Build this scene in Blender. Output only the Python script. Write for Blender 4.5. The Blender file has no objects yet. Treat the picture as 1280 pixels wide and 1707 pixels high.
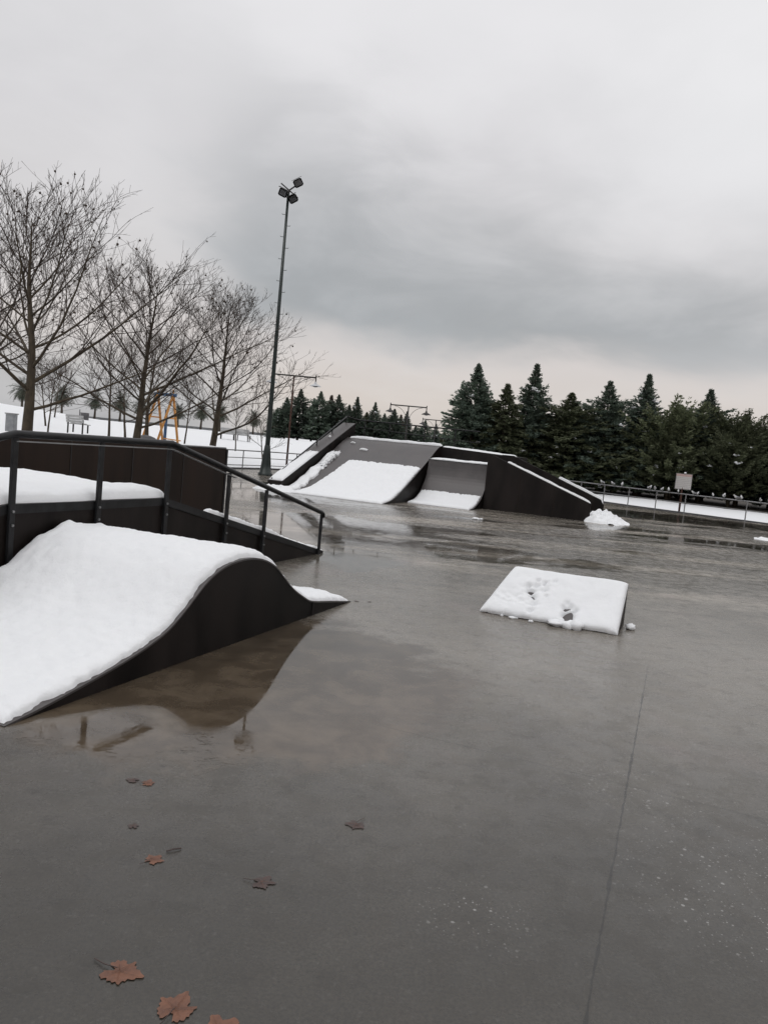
import bpy, math, random
from mathutils import Vector, Matrix, noise
R = math.radians
C = bpy.context.scene.collection
scene = bpy.context.scene

# ------------------------------------------------------------------ camera
EYE, ROLL, PITCH = 1.65, R(5.5), math.atan(110 / 1280)
cam = bpy.data.cameras.new('camera'); cam_o = bpy.data.objects.new('camera', cam); C.objects.link(cam_o)
cam.sensor_fit = 'HORIZONTAL'; cam.sensor_width = 36; cam.lens = 36; cam.clip_start = .05; cam.clip_end = 6000
fwd = Vector((0, math.cos(PITCH), -math.sin(PITCH))); r0 = Vector((1, 0, 0)); u0 = Vector((0, math.sin(PITCH), math.cos(PITCH)))
rr = r0 * math.cos(ROLL) + u0 * math.sin(ROLL); uu = u0 * math.cos(ROLL) - r0 * math.sin(ROLL)
cam_o.matrix_world = Matrix(((rr.x, uu.x, -fwd.x, 0), (rr.y, uu.y, -fwd.y, 0), (rr.z, uu.z, -fwd.z, EYE), (0, 0, 0, 1)))
scene.camera = cam_o

# ------------------------------------------------------------------ sky, sun, exposure
SUN_EL, SUN_AZ = R(60), R(212)
world = bpy.data.worlds.new("World"); scene.world = world; world.use_nodes = True
wt = world.node_tree; wt.nodes.clear()


class NT:
    """small helper for wiring node trees"""
    def __init__(s, t): s.t = t
    def n(s, ty, **kw):
        x = s.t.nodes.new(ty)
        for k, v in kw.items():
            if k.startswith('i_'):
                key = k[2:]
                x.inputs[int(key) if key.isdigit() else key.replace('_', ' ')].default_value = v
            else: setattr(x, k, v)
        return x
    def l(s, a, b): s.t.links.new(a, b)
    def m(s, op, a, b=None, c=None, clamp=False):
        x = s.t.nodes.new('ShaderNodeMath'); x.operation = op; x.use_clamp = clamp
        for i, v in enumerate((a, b, c)):
            if v is None: continue
            if isinstance(v, (int, float)): x.inputs[i].default_value = v
            else: s.l(v, x.inputs[i])
        return x.outputs[0]
    def ss(s, v, a, b, o0=0., o1=1.):
        x = s.t.nodes.new('ShaderNodeMapRange'); x.interpolation_type = 'SMOOTHSTEP'
        s.l(v, x.inputs[0]); x.inputs[1].default_value = a; x.inputs[2].default_value = b
        x.inputs[3].default_value = o0; x.inputs[4].default_value = o1
        return x.outputs[0]
    def mix(s, f, a, b, bt='MIX'):
        x = s.t.nodes.new('ShaderNodeMix'); x.data_type = 'RGBA'; x.blend_type = bt
        if isinstance(f, (int, float)): x.inputs[0].default_value = f
        else: s.l(f, x.inputs[0])
        for i, v in ((6, a), (7, b)):
            if isinstance(v, tuple): x.inputs[i].default_value = v if len(v) == 4 else v + (1,)
            else: s.l(v, x.inputs[i])
        return x.outputs[2]
    def noise(s, vec, scale, detail=3, rough=.5, dist=0.):
        x = s.t.nodes.new('ShaderNodeTexNoise'); x.inputs['Scale'].default_value = scale
        x.inputs['Detail'].default_value = detail; x.inputs['Roughness'].default_value = rough; x.inputs['Distortion'].default_value = dist
        if vec is not None: s.l(vec, x.inputs['Vector'])
        return x.outputs[0]


w = NT(wt)
tc = w.n('ShaderNodeTexCoord'); sep = w.n('ShaderNodeSeparateXYZ'); w.l(tc.outputs['Generated'], sep.inputs[0])
el = w.m('MULTIPLY', w.m('ARCSINE', sep.outputs[2]), 57.2958)
az = w.m('MULTIPLY', w.m('ARCTAN2', sep.outputs[0], sep.outputs[1]), 57.2958)
comb = w.n('ShaderNodeCombineXYZ'); w.l(w.m('MULTIPLY', az, .022), comb.inputs[0]); w.l(w.m('MULTIPLY', el, .05), comb.inputs[1])
nb = w.noise(comb.outputs[0], 1.3, 5, .55, .3)          # broad cloud masses
nf = w.noise(comb.outputs[0], 4.0, 5, .55, .4)          # finer billows
nbc = w.m('SUBTRACT', nb, .5); nfc = w.m('SUBTRACT', nf, .5)
elw = w.m('ADD', el, w.m('ADD', w.m('MULTIPLY', nbc, 10.), w.m('MULTIPLY', nfc, 6.)))
azw = w.m('ADD', az, w.m('ADD', w.m('MULTIPLY', nbc, 16.), w.m('MULTIPLY', nfc, 14.)))
ramp = w.n('ShaderNodeValToRGB'); cr = ramp.color_ramp
w.l(w.m('DIVIDE', w.m('MAXIMUM', el, 0.), 90.), ramp.inputs[0])
stops = [(0, (.52, .475, .445)), (.035, (.60, .535, .49)), (.075, (.615, .565, .54)), (.13, (.61, .59, .585)), (.22, (.625, .612, .62)), (.38, (.73, .725, .735)), (.55, (.84, .84, .855)), (.72, (1.35, 1.36, 1.38)), (1, (1.75, 1.76, 1.78))]
cr.elements[0].position, cr.elements[0].color = stops[0][0], stops[0][1] + (1,)
cr.elements[1].position, cr.elements[1].color = stops[-1][0], stops[-1][1] + (1,)
for p, c in stops[1:-1]:
    e = cr.elements.new(p); e.color = c + (1,)
elu = w.m('MULTIPLY', elw, w.m('ADD', 1., w.m('MULTIPLY', w.m('MAXIMUM', w.m('ADD', azw, 6.), 0.), .017)))
dark = w.m('MULTIPLY', w.ss(elw, 5.0, 9.2), w.m('POWER', w.ss(elu, 27., 8.5), .9))
dark = w.m('MULTIPLY', dark, w.ss(azw, -18.5, -10.5))
dark = w.m('MULTIPLY', dark, w.ss(azw, 75., 26., .55, 1.))
dark = w.m('MULTIPLY', dark, w.ss(nf, .25, .7, .86, 1.08), clamp=True)
cloud = w.mix(w.m('MULTIPLY', dark, .93), ramp.outputs[0], (.285, .30, .308))
lowleft = w.m('MULTIPLY', w.ss(el, 7.5, 1.5), w.ss(az, -7., -16.))
cloud = w.mix(w.m('MULTIPLY', lowleft, .75), cloud, (.33, .345, .37))
cloud = w.mix(w.ss(nf, .35, .72, .0, .20), cloud, (.82, .81, .82))
cloud = w.mix(w.m('MULTIPLY', w.m('MULTIPLY', w.ss(az, -24., -4.), w.ss(elw, 20., 29.)), .75), cloud, (.76, .75, .76))
cloud = w.mix(w.m('MULTIPLY', w.m('MULTIPLY', w.ss(az, 5., 24.), w.ss(el, 13., 21.)), .8), cloud, (.80, .795, .80))
cloud = w.mix(w.ss(nb, .58, .36, .0, .10), cloud, (.45, .46, .47))
sky = w.n('ShaderNodeTexSky', sky_type='NISHITA', sun_disc=False, sun_elevation=SUN_EL, sun_rotation=SUN_AZ)
bg_sky = w.n('ShaderNodeBackground'); w.l(sky.outputs[0], bg_sky.inputs[0]); bg_sky.inputs[1].default_value = .1
bg_cl = w.n('ShaderNodeBackground'); w.l(cloud, bg_cl.inputs[0]); bg_cl.inputs[1].default_value = 1.0
mx = w.n('ShaderNodeMixShader'); mx.inputs[0].default_value = .94          # the overcast lets a little of the blue sky through
w.l(bg_sky.outputs[0], mx.inputs[1]); w.l(bg_cl.outputs[0], mx.inputs[2])
out = w.n('ShaderNodeOutputWorld'); w.l(mx.outputs[0], out.inputs[0])

sun = bpy.data.lights.new('sun', 'SUN'); sun.energy = 1.5; sun.angle = R(50); sun.color = (1, .97, .93)
sun_o = bpy.data.objects.new('sun', sun); C.objects.link(sun_o)
sun_dir = Vector((math.sin(SUN_AZ) * math.cos(SUN_EL), math.cos(SUN_AZ) * math.cos(SUN_EL), math.sin(SUN_EL)))
sun_o.rotation_euler = sun_dir.to_track_quat('Z', 'Y').to_euler(); sun_o.location = (0, 0, 30)
vs = scene.view_settings; vs.view_transform = 'Standard'; vs.look = 'None'; vs.exposure = .18; vs.gamma = 1; vs.use_curve_mapping = False
scene.cycles.use_denoising = True; scene.cycles.max_bounces = 8; scene.cycles.transparent_max_bounces = 8
scene.cycles.volume_bounces = 1

# ------------------------------------------------------------------ frame of the skate rink: u across, v away along its joints
UX, VX = Vector((.9279, -.3729, 0)), Vector((.3729, .9279, 0))
def L(u, v, z=0.): return UX * u + VX * v + Vector((0, 0, z))
def nz(x, y=0., z=0.): return noise.noise(Vector((x, y, z)))

# ------------------------------------------------------------------ materials
def mat(name):
    m = bpy.data.materials.new(name); m.use_nodes = True
    t = m.node_tree; b = t.nodes['Principled BSDF']
    return m, NT(t), b

def simple(name, c1, c2, rough=.5, scale=6., bump=0., bscale=40., metal=0., detail=4, stretch=None, spec=.5):
    m, t, b = mat(name)
    g = t.n('ShaderNodeTexCoord').outputs['Object']
    if stretch:
        mp = t.n('ShaderNodeMapping'); t.l(g, mp.inputs[0]); mp.inputs['Scale'].default_value = stretch; g2 = mp.outputs[0]
    else: g2 = g
    n = t.noise(g2, scale, detail, .6)
    t.l(t.mix(t.ss(n, .3, .7), c1, c2), b.inputs['Base Color'])
    t.l(t.ss(n, .2, .8, rough * .8, min(1, rough * 1.25)), b.inputs['Roughness'])
    b.inputs['Metallic'].default_value = metal; b.inputs['Specular IOR Level'].default_value = spec
    if bump:
        bp = t.n('ShaderNodeBump', i_Strength=bump, i_Distance=.02); t.l(t.noise(g, bscale, 4, .6), bp.inputs['Height']); t.l(bp.outputs[0], b.inputs['Normal'])
    return m

M = {}
M['panel'] = simple('dark_panel', (.0115, .0090, .0082), (.026, .020, .018), .42, 2.2, .06, 60, stretch=(1, 1, .25))
M['panel'].node_tree.nodes['Principled BSDF'].inputs['Specular IOR Level'].default_value = .22
M['ramp_skin'] = simple('ramp_skin', (.070, .062, .061), (.105, .094, .092), .38, 1.6, .05, 30)
M['brown_panel'] = simple('brown_panel', (.018, .011, .008), (.036, .022, .016), .5, 2.5, .06, 50, stretch=(1, 1, .18), spec=.25)
M['rail_paint'] = simple('rail_paint', (.014, .014, .015), (.028, .028, .030), .42, 9, .05, 80, spec=.35)
M['galvanised'] = simple('galvanised', (.23, .23, .235), (.33, .33, .33), .45, 14, 0, 40, .6)
M['dark_green'] = simple('dark_green_paint', (.012, .022, .020), (.022, .034, .030), .4, 5)
M['rust'] = simple('rusted_paint', (.055, .022, .014), (.10, .045, .028), .7, 7, .1, 60)
M['dark_metal'] = simple('dark_metal', (.020, .018, .018), (.036, .030, .028), .5, 8)
M['glass'] = simple('lamp_glass', (.07, .073, .078), (.11, .11, .115), .15, 4)
M['shade_white'] = simple('shade_enamel', (.55, .56, .57), (.66, .67, .68), .3, 6)
M['bark'] = simple('plane_bark', (.050, .037, .024), (.105, .082, .055), .85, 7, .5, 25, stretch=(1, 1, .4))
M['twig'] = simple('twig_bark', (.045, .032, .024), (.075, .052, .040), .85, 5)
M['seed'] = simple('dry_seed', (.055, .038, .026), (.09, .06, .04), .9, 20)
M['palm_leaf'] = simple('palm_leaf', (.07, .085, .065), (.11, .12, .085), .6, 3)
M['palm_trunk'] = simple('palm_trunk', (.08, .065, .05), (.14, .115, .09), .9, 6, .4, 12)
M['orange'] = simple('orange_paint', (.62, .27, .06), (.70, .34, .10), .5, 3)
M['blue'] = simple('blue_paint', (.06, .13, .26), (.09, .19, .35), .5, 3)
M['bench_paint'] = simple('bench_paint', (.42, .42, .42), (.52, .52, .51), .6, 4)
M['grey_box'] = simple('grey_box', (.26, .27, .28), (.36, .37, .38), .6, 5)
M['stone'] = simple('dark_stone', (.10, .10, .105), (.17, .165, .165), .8, 3, .3, 10)
M['soil'] = simple('shaded_soil', (.030, .024, .018), (.060, .048, .036), .95, 1.5, .5, 8)
M['sea_wall'] = simple('sea_wall_stone', (.16, .165, .17), (.22, .225, .23), .9, 1)
M['leaf'] = simple('dead_leaf', (.130, .055, .032), (.215, .096, .056), .5, 22, .15, 60)
M['leaf_dark'] = simple('soaked_leaf', (.055, .035, .030), (.085, .052, .044), .4, 22, .1, 60)
M['gull'] = simple('gull_white', (.48, .48, .48), (.62, .62, .61), .8, 6)
M['gull_grey'] = simple('gull_grey', (.22, .23, .245), (.30, .31, .325), .8, 6)

def snow_mat(name, strength=.35):
    m, t, b = mat(name)
    g = t.n('ShaderNodeNewGeometry').outputs['Position']
    n = t.noise(g, 5., 4, .6)
    t.l(t.mix(n, (.88, .89, .905), (.935, .94, .945)), b.inputs['Base Color'])
    b.inputs['Roughness'].default_value = .75; b.inputs['Specular IOR Level'].default_value = .25
    h = t.m('ADD', t.m('MULTIPLY', t.noise(g, 22., 4, .6), 1.), t.m('MULTIPLY', t.noise(g, 95., 3, .7), .55))
    bp = t.n('ShaderNodeBump', i_Strength=strength, i_Distance=.025); t.l(h, bp.inputs['Height']); t.l(bp.outputs[0], b.inputs['Normal'])
    return m
M['snow'] = snow_mat('snow')
M['snow_field'] = snow_mat('snow_field', .2)

def needle_mat(name, c1, c2, c3):
    m, t, b = mat(name)
    g = t.n('ShaderNodeTexCoord').outputs['Object']
    n = t.noise(g, 1.1, 3, .6); n2 = t.noise(g, 7., 2, .5)
    oi = t.n('ShaderNodeObjectInfo')
    c = t.mix(t.ss(n, .35, .65), c1, c2); c = t.mix(t.ss(n2, .45, .75, 0, .6), c, c3)
    hv = t.n('ShaderNodeHueSaturation'); t.l(c, hv.inputs['Color'])
    t.l(t.ss(oi.outputs['Random'], 0, 1, .8, 1.25), hv.inputs['Value'])
    t.l(hv.outputs[0], b.inputs['Base Color']); b.inputs['Roughness'].default_value = .65; b.inputs['Specular IOR Level'].default_value = .3
    tr_ = t.n('ShaderNodeBsdfTranslucent'); t.l(hv.outputs[0], tr_.inputs[0]); mx_ = t.n('ShaderNodeMixShader', i_0=.45)
    t.l(b.outputs[0], mx_.inputs[1]); t.l(tr_.outputs[0], mx_.inputs[2]); t.l(mx_.outputs[0], t.t.nodes['Material Output'].inputs[0])
    return m
M['needle_dark'] = needle_mat('needles_dark', (.125, .165, .132), (.155, .198, .150), (.20, .24, .18))
M['needle_olive'] = needle_mat('needles_olive', (.145, .168, .095), (.18, .20, .115), (.22, .24, .145))
M['needle_brown'] = needle_mat('needles_brown', (.16, .125, .095), (.18, .14, .11), (.20, .16, .13))

POOLS = [(1.6, 13.0, 1.2, 1.1), (10.5, 28.5, 5., 2.6), (10.5, 19.5, 4.2, .7), (-3.6, 22.5, 2.2, 4.), (-1.4, 14.5, 1.5, 2.6), (-.4, 11.0, .9, 1.0)]
def concrete():
    m, t, b = mat('wet_concrete')
    g = t.n('ShaderNodeTexCoord').outputs['Object']
    sp = t.n('ShaderNodeSeparateXYZ'); t.l(g, sp.inputs[0])
    big = t.noise(g, .45, 4, .6, .4); mid = t.noise(g, 2.3, 5, .65); fine = t.noise(g, 85., 4, .7); grit = t.noise(g, 34., 5, .75)
    c = t.mix(t.ss(big, .33, .68), (.050, .043, .033), (.074, .065, .052))
    c = t.mix(t.ss(mid, .48, .8, 0, .55), c, (.040, .034, .028))
    c = t.mix(t.ss(t.noise(g, .7, 3, .6), .56, .76, 0, .5), c, (.088, .069, .060))      # faded reddish blotches
    c = t.mix(t.ss(fine, .38, .64, 0., .62), c, (.030, .027, .023))
    c = t.mix(t.ss(grit, .55, .72, 0., .5), c, (.115, .108, .098))
    far_lighten = t.ss(t.m('ADD', sp.outputs[1], t.m('MULTIPLY', t.m('SUBTRACT', t.noise(g, .8, 4, .6), .5), 2.5)), 2.2, 6.5)
    c = t.mix(far_lighten, c, t.mix(1., c, (4.1, 4.2, 4.45), 'MULTIPLY'))  # colour lightened away from the camera, standing in for missing sky reflection
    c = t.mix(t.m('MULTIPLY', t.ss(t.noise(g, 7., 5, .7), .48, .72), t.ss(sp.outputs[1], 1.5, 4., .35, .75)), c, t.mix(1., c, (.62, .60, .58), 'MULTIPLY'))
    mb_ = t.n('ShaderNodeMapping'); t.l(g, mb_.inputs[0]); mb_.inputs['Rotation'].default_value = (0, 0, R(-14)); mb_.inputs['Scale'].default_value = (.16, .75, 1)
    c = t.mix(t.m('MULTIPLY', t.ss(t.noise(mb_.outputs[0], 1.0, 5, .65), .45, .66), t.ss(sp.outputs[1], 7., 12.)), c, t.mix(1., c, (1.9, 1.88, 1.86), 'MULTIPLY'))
    # brown silt settled in the still puddle beside the hump
    mpd = t.n('ShaderNodeVectorMath', operation='DISTANCE'); t.l(g, mpd.inputs[0]); mpd.inputs[1].default_value = (-1.0, 5.35, 0)
    pd = t.m('ADD', mpd.outputs['Value'], t.m('MULTIPLY', t.m('SUBTRACT', t.noise(g, 1.4, 5, .65), .5), 1.7))
    puddle = t.ss(pd, 1.85, 1.5)
    silt = t.mix(t.ss(t.noise(g, 3.2, 5, .65, .4), .35, .7), (.085, .060, .038), (.145, .108, .072))
    c = t.mix(t.m('MULTIPLY', puddle, .85), c, silt)
    # air bubbles and ice grains caught in the water film
    where = t.m('MULTIPLY', t.ss(t.noise(g, .85, 3, .6, .5), .56, .74), t.ss(sp.outputs[0], -.8, .6, .25, 1.))
    for (px_, py_, r_) in ((1.75, 2.95, .75), (.45, 2.7, .3), (1.5, 3.9, .5)):
        dd_ = t.n('ShaderNodeVectorMath', operation='DISTANCE'); t.l(g, dd_.inputs[0]); dd_.inputs[1].default_value = (px_, py_, 0)
        where = t.m('MAXIMUM', where, t.ss(t.m('ADD', dd_.outputs['Value'], t.m('MULTIPLY', t.noise(g, 3., 3), .4)), r_ + .25, r_ - .15))
    dots = None
    for sc_, pw, rd in ((34., 2.6, .28), (75., 2.0, .28)):
        vo = t.n('ShaderNodeTexVoronoi', feature='F1'); vo.inputs['Scale'].default_value = sc_; vo.inputs['Randomness'].default_value = 1.; t.l(g, vo.inputs['Vector'])
        cs = t.n('ShaderNodeSeparateColor'); t.l(vo.outputs['Color'], cs.inputs[0])
        rad = t.m('MULTIPLY', t.m('POWER', cs.outputs[0], pw), rd)
        dt = t.ss(t.m('SUBTRACT', vo.outputs['Distance'], rad), .03, -.05)
        dots = dt if dots is None else t.m('MAXIMUM', dots, dt)
    dots = t.m('MULTIPLY', dots, where)
    c = t.mix(t.m('MULTIPLY', dots, .75), c, (.36, .35, .335))
    # joints: one across, one away
    wob = t.m('MULTIPLY', t.m('SUBTRACT', t.noise(g, 9., 3, .6), .5), .016)
    ju = t.m('ADD', t.m('ADD', t.m('MULTIPLY', sp.outputs[0], .9348), t.m('MULTIPLY', sp.outputs[1], -.3551)), .071)
    ju = t.m('ABSOLUTE', t.m('ADD', ju, wob))
    wid = t.ss(t.noise(g, 5., 2, .5), .42, .8, .0016, .010)
    near = t.ss(sp.outputs[1], 7.0, 5.2)
    jm = t.m('MULTIPLY', t.ss(t.m('SUBTRACT', ju, wid), .004, -.001), near)
    jv = t.m('ABSOLUTE', t.m('ADD', t.m('ADD', t.m('MULTIPLY', sp.outputs[0], .3729), t.m('MULTIPLY', sp.outputs[1], .9279)), t.m('ADD', wob, -4.15)))
    jm2 = t.m('MULTIPLY', t.ss(jv, .012, .002), t.ss(sp.outputs[0], -.5, .6, 0., .35))
    jm = t.m('MAXIMUM', jm, jm2)
    c = t.mix(t.m('MULTIPLY', jm, .7), c, (.014, .012, .010))
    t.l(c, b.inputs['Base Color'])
    # water film: mirror-still puddles, rougher damp patches between
    mp = t.n('ShaderNodeMapping'); t.l(g, mp.inputs[0]); mp.inputs['Rotation'].default_value = (0, 0, R(-12)); mp.inputs['Scale'].default_value = (.22, .62, 1)
    pn = t.noise(mp.outputs[0], .8, 6, .68, .6)
    film = t.noise(g, 5.5, 5, .7, .3)
    far = t.ss(sp.outputs[1], 9., 13.)
    damp = t.m('SUBTRACT', 1., t.m('MULTIPLY', t.ss(pn, .47, .38), t.m('MULTIPLY', far, .8)))
    for (px_, py_, rx_, ry_) in POOLS:
        dx_ = t.m('DIVIDE', t.m('SUBTRACT', sp.outputs[0], px_), rx_); dy_ = t.m('DIVIDE', t.m('SUBTRACT', sp.outputs[1], py_), ry_)
        q_ = t.m('ADD', t.m('SQRT', t.m('ADD', t.m('MULTIPLY', dx_, dx_), t.m('MULTIPLY', dy_, dy_))), t.m('MULTIPLY', t.m('SUBTRACT', t.noise(g, .9, 5, .65), .5), 1.5))
        damp = t.m('MULTIPLY', damp, t.ss(q_, .85, 1.10, .06, 1.))
    damp = t.m('MULTIPLY', damp, t.m('SUBTRACT', 1., puddle))
    farr = t.ss(sp.outputs[1], 3.5, 12., .24, .19)
    rgh = t.m('ADD', t.ss(film, .42, .62, .025, .10), t.m('MULTIPLY', t.m('MULTIPLY', damp, t.m('MULTIPLY_ADD', t.ss(film, .34, .58, -.7, 0.), t.ss(sp.outputs[1], 3.5, 7., 1., .15), 1.)), farr))
    t.l(rgh, b.inputs['Roughness'])
    b.inputs['IOR'].default_value = 1.58
    hb = t.m('ADD', t.m('MULTIPLY', t.m('MULTIPLY', grit, damp), 1.0), t.m('MULTIPLY', t.m('MULTIPLY', fine, damp), .5))
    hb = t.m('ADD', hb, t.m('MULTIPLY', jm, -.5)); hb = t.m('ADD', hb, t.m('MULTIPLY', t.noise(g, 4.5, 3, .55), t.ss(sp.outputs[1], 3., 9., .10, .02)))
    hb = t.m('ADD', hb, t.m('MULTIPLY', t.m('MULTIPLY', film, damp), t.ss(sp.outputs[1], 2.5, 7., .6, 0.)))
    hb = t.m('ADD', hb, t.m('MULTIPLY', dots, .25))
    bp = t.n('ShaderNodeBump', i_Strength=.16, i_Distance=.01); t.l(t.ss(sp.outputs[1], 3., 10., .22, .012), bp.inputs['Strength']); t.l(hb, bp.inputs['Height']); t.l(bp.outputs[0], b.inputs['Normal'])
    return m
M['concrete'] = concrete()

def water():
    m, t, b = mat('sea_water')
    g = t.n('ShaderNodeTexCoord').outputs['Object']
    t.l(t.mix(t.noise(g, .05, 3), (.06, .075, .085), (.09, .105, .115)), b.inputs['Base Color'])
    b.inputs['Roughness'].default_value = .25
    bp = t.n('ShaderNodeBump', i_Strength=.3, i_Distance=.3); t.l(t.noise(g, .6, 4, .6), bp.inputs['Height']); t.l(bp.outputs[0], b.inputs['Normal'])
    return m
M['sea'] = water()

def sign_mat():
    m, t, b = mat('notice_board_print')
    sp = t.n('ShaderNodeSeparateXYZ'); t.l(t.n('ShaderNodeTexCoord').outputs['Object'], sp.inputs[0])
    z = sp.outputs[2]
    rows = t.m('MULTIPLY', t.ss(t.m('FRACT', t.m('MULTIPLY', z, 13.)), .35, .5), t.ss(t.noise(t.n('ShaderNodeTexCoord').outputs['Object'], 30, 2), .4, .55, .2, 1))
    c = t.mix(t.m('MULTIPLY', rows, .38), (.60, .58, .56), (.30, .28, .27))
    c = t.mix(t.m('MULTIPLY', t.ss(z, 1.56, 1.58), .45), c, (.50, .20, .16))
    t.l(c, b.inputs['Base Color']); b.inputs['Roughness'].default_value = .5
    return m
M['sign'] = sign_mat()

# ------------------------------------------------------------------ mesh building
ORIG = {}
def origin(o): return ORIG.get(o.name, Vector((0, 0, 0))) if o else Vector((0, 0, 0))

class MB:
    def __init__(s): s.v, s.f = [], []
    def add(s, vs, fs):
        k = len(s.v); s.v += [Vector(p) for p in vs]; s.f += [tuple(i + k for i in f) for f in fs]; return s
    def prism(s, poly, off):
        n = len(poly); off = Vector(off); a = [Vector(p) for p in poly]
        fs = [tuple(range(n)), tuple(range(2 * n - 1, n - 1, -1))]
        fs += [(i, i + n, (i + 1) % n + n, (i + 1) % n) for i in range(n)]
        return s.add(a + [p + off for p in a], fs)
    def box(s, c, sx, sy, sz, ax=None, ay=None, az=None):
        c = Vector(c); ax = (ax or Vector((1, 0, 0))) * sx / 2; ay = (ay or Vector((0, 1, 0))) * sy / 2; az = (az or Vector((0, 0, 1))) * sz / 2
        p = [c - ax - ay - az, c + ax - ay - az, c + ax + ay - az, c - ax + ay - az]
        return s.prism(p, az * 2)
    def tube(s, pts, rad, n=6, cap=True):
        pts = [Vector(p) for p in pts]
        if not isinstance(rad, (list, tuple)): rad = [rad] * len(pts)
        d0 = (pts[1] - pts[0]).normalized(); ref = Vector((0, 0, 1)) if abs(d0.z) < .9 else Vector((1, 0, 0))
        x = d0.cross(ref).normalized(); vs, fs = [], []
        for i, p in enumerate(pts):
            d = (pts[min(i + 1, len(pts) - 1)] - pts[max(i - 1, 0)]).normalized()
            x = (x - d * x.dot(d)).normalized(); y = d.cross(x)
            for k in range(n):
                a = 2 * math.pi * k / n; vs.append(p + (x * math.cos(a) + y * math.sin(a)) * rad[i])
        for i in range(len(pts) - 1):
            for k in range(n):
                k2 = (k + 1) % n; fs.append((i * n + k, i * n + k2, (i + 1) * n + k2, (i + 1) * n + k))
        if cap: fs += [tuple(range(n - 1, -1, -1)), tuple((len(pts) - 1) * n + k for k in range(n))]
        return s.add(vs, fs)
    def blob(s, c, rx, ry, rz, seed=0, amp=.25, nu=8, nv=5):
        vs, fs = [], []; c = Vector(c)
        for j in range(nv + 1):
            th = math.pi * j / nv
            for i in range(nu):
                ph = 2 * math.pi * i / nu
                d = Vector((math.sin(th) * math.cos(ph), math.sin(th) * math.sin(ph), math.cos(th)))
                k = 1 + amp * nz(d.x * 1.7 + seed * 3.1, d.y * 1.7 + seed, d.z * 1.7)
                vs.append(c + Vector((d.x * rx * k, d.y * ry * k, d.z * rz * k)))
        for j in range(nv):
            for i in range(nu):
                i2 = (i + 1) % nu; fs.append((j * nu + i, (j + 1) * nu + i, (j + 1) * nu + i2, j * nu + i2))
        return s.add(vs, fs)
    def lathe(s, c, prof, n=14):
        c = Vector(c); vs, fs = [], []
        for r, z in prof:
            for k in range(n):
                a = 2 * math.pi * k / n; vs.append(c + Vector((r * math.cos(a), r * math.sin(a), z)))
        for i in range(len(prof) - 1):
            for k in range(n):
                k2 = (k + 1) % n; fs.append((i * n + k, i * n + k2, (i + 1) * n + k2, (i + 1) * n + k))
        return s.add(vs, fs)
    def grid(s, rows):
        n = len(rows[0]); vs = [p for r in rows for p in r]; fs = []
        for j in range(len(rows) - 1):
            for i in range(n - 1): fs.append((j * n + i, j * n + i + 1, (j + 1) * n + i + 1, (j + 1) * n + i))
        return s.add(vs, fs)
    def build(s, name, material, parent=None, smooth=False, bevel=0., at=None):
        if at is None:
            if parent: at = origin(parent)
            else:
                lo = [min(p[i] for p in s.v) for i in range(3)]; hi = [max(p[i] for p in s.v) for i in range(3)]
                at = Vector(((lo[0] + hi[0]) / 2, (lo[1] + hi[1]) / 2, lo[2]))
        me = bpy.data.meshes.new(name); me.from_pydata([tuple(p - at) for p in s.v], [], s.f)
        me.materials.append(material)
        if smooth: me.polygons.foreach_set('use_smooth', [True] * len(me.polygons))
        me.update()
        o = bpy.data.objects.new(name, me); C.objects.link(o)
        if parent: o.parent = parent
        else: o.location = at
        ORIG[o.name] = Vector(at)
        if bevel:
            b = o.modifiers.new('bevel', 'BEVEL'); b.width = bevel; b.segments = 2; b.limit_method = 'ANGLE'; b.angle_limit = R(40)
        return o

def tag(o, label=None, cat=None, group=None, kind=None):
    if label: o['label'] = label
    if cat: o['category'] = cat
    if group: o['group'] = group
    if kind: o['kind'] = kind
    return o

def thing(name, label, cat, loc=(0, 0, 0), group=None):
    o = bpy.data.objects.new(name, None); C.objects.link(o); o.location = loc; o.empty_display_size = .2
    ORIG[o.name] = Vector(loc)
    return tag(o, label, cat, group)

def dup(root, loc, rotz=0., scale=1., label=None, skip=()):
    r = root.copy(); C.objects.link(r); r.location = loc; r.rotation_euler = (0, 0, rotz); r.scale = (scale,) * 3 if isinstance(scale, (int, float)) else scale
    if label: r['label'] = label
    for ch in list(root.children):
        if ch.name.split('.')[0] in skip: continue
        c = ch.copy(); C.objects.link(c); c.parent = r
        for g in list(ch.children):
            d = g.copy(); C.objects.link(d); d.parent = c
    return r

# ------------------------------------------------------------------ setting: slab, snow field, sea
SLAB = [(-17, -14), (-16, 6), (-13.6, 17), (-10.4, 26.5), (-7.6, 32.2), (-5.9, 36.2), (-3.6, 39.6), (0, 41), (4, 40.6), (7.0, 39), (9.4, 36.7), (11.0, 34.5), (12.8, 32.6), (14.6, 30.9), (16.8, 28.8), (20.5, 24.5), (24, 17), (26, 5), (26, -14)]
def slab_dist(x, y):
    best, inside, n = 1e9, False, len(SLAB)
    for i in range(n):
        ax, ay = SLAB[i]; bx, by = SLAB[(i + 1) % n]
        dx, dy = bx - ax, by - ay; t = max(0, min(1, ((x - ax) * dx + (y - ay) * dy) / (dx * dx + dy * dy)))
        d = math.hypot(x - ax - t * dx, y - ay - t * dy); best = min(best, d)
        if (ay > y) != (by > y) and x < (bx - ax) * (y - ay) / (by - ay) + ax: inside = not inside
    return -best if inside else best
def sm(a, b, x):
    t = max(0., min(1., (x - a) / (b - a))); return t * t * (3 - 2 * t)
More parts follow.
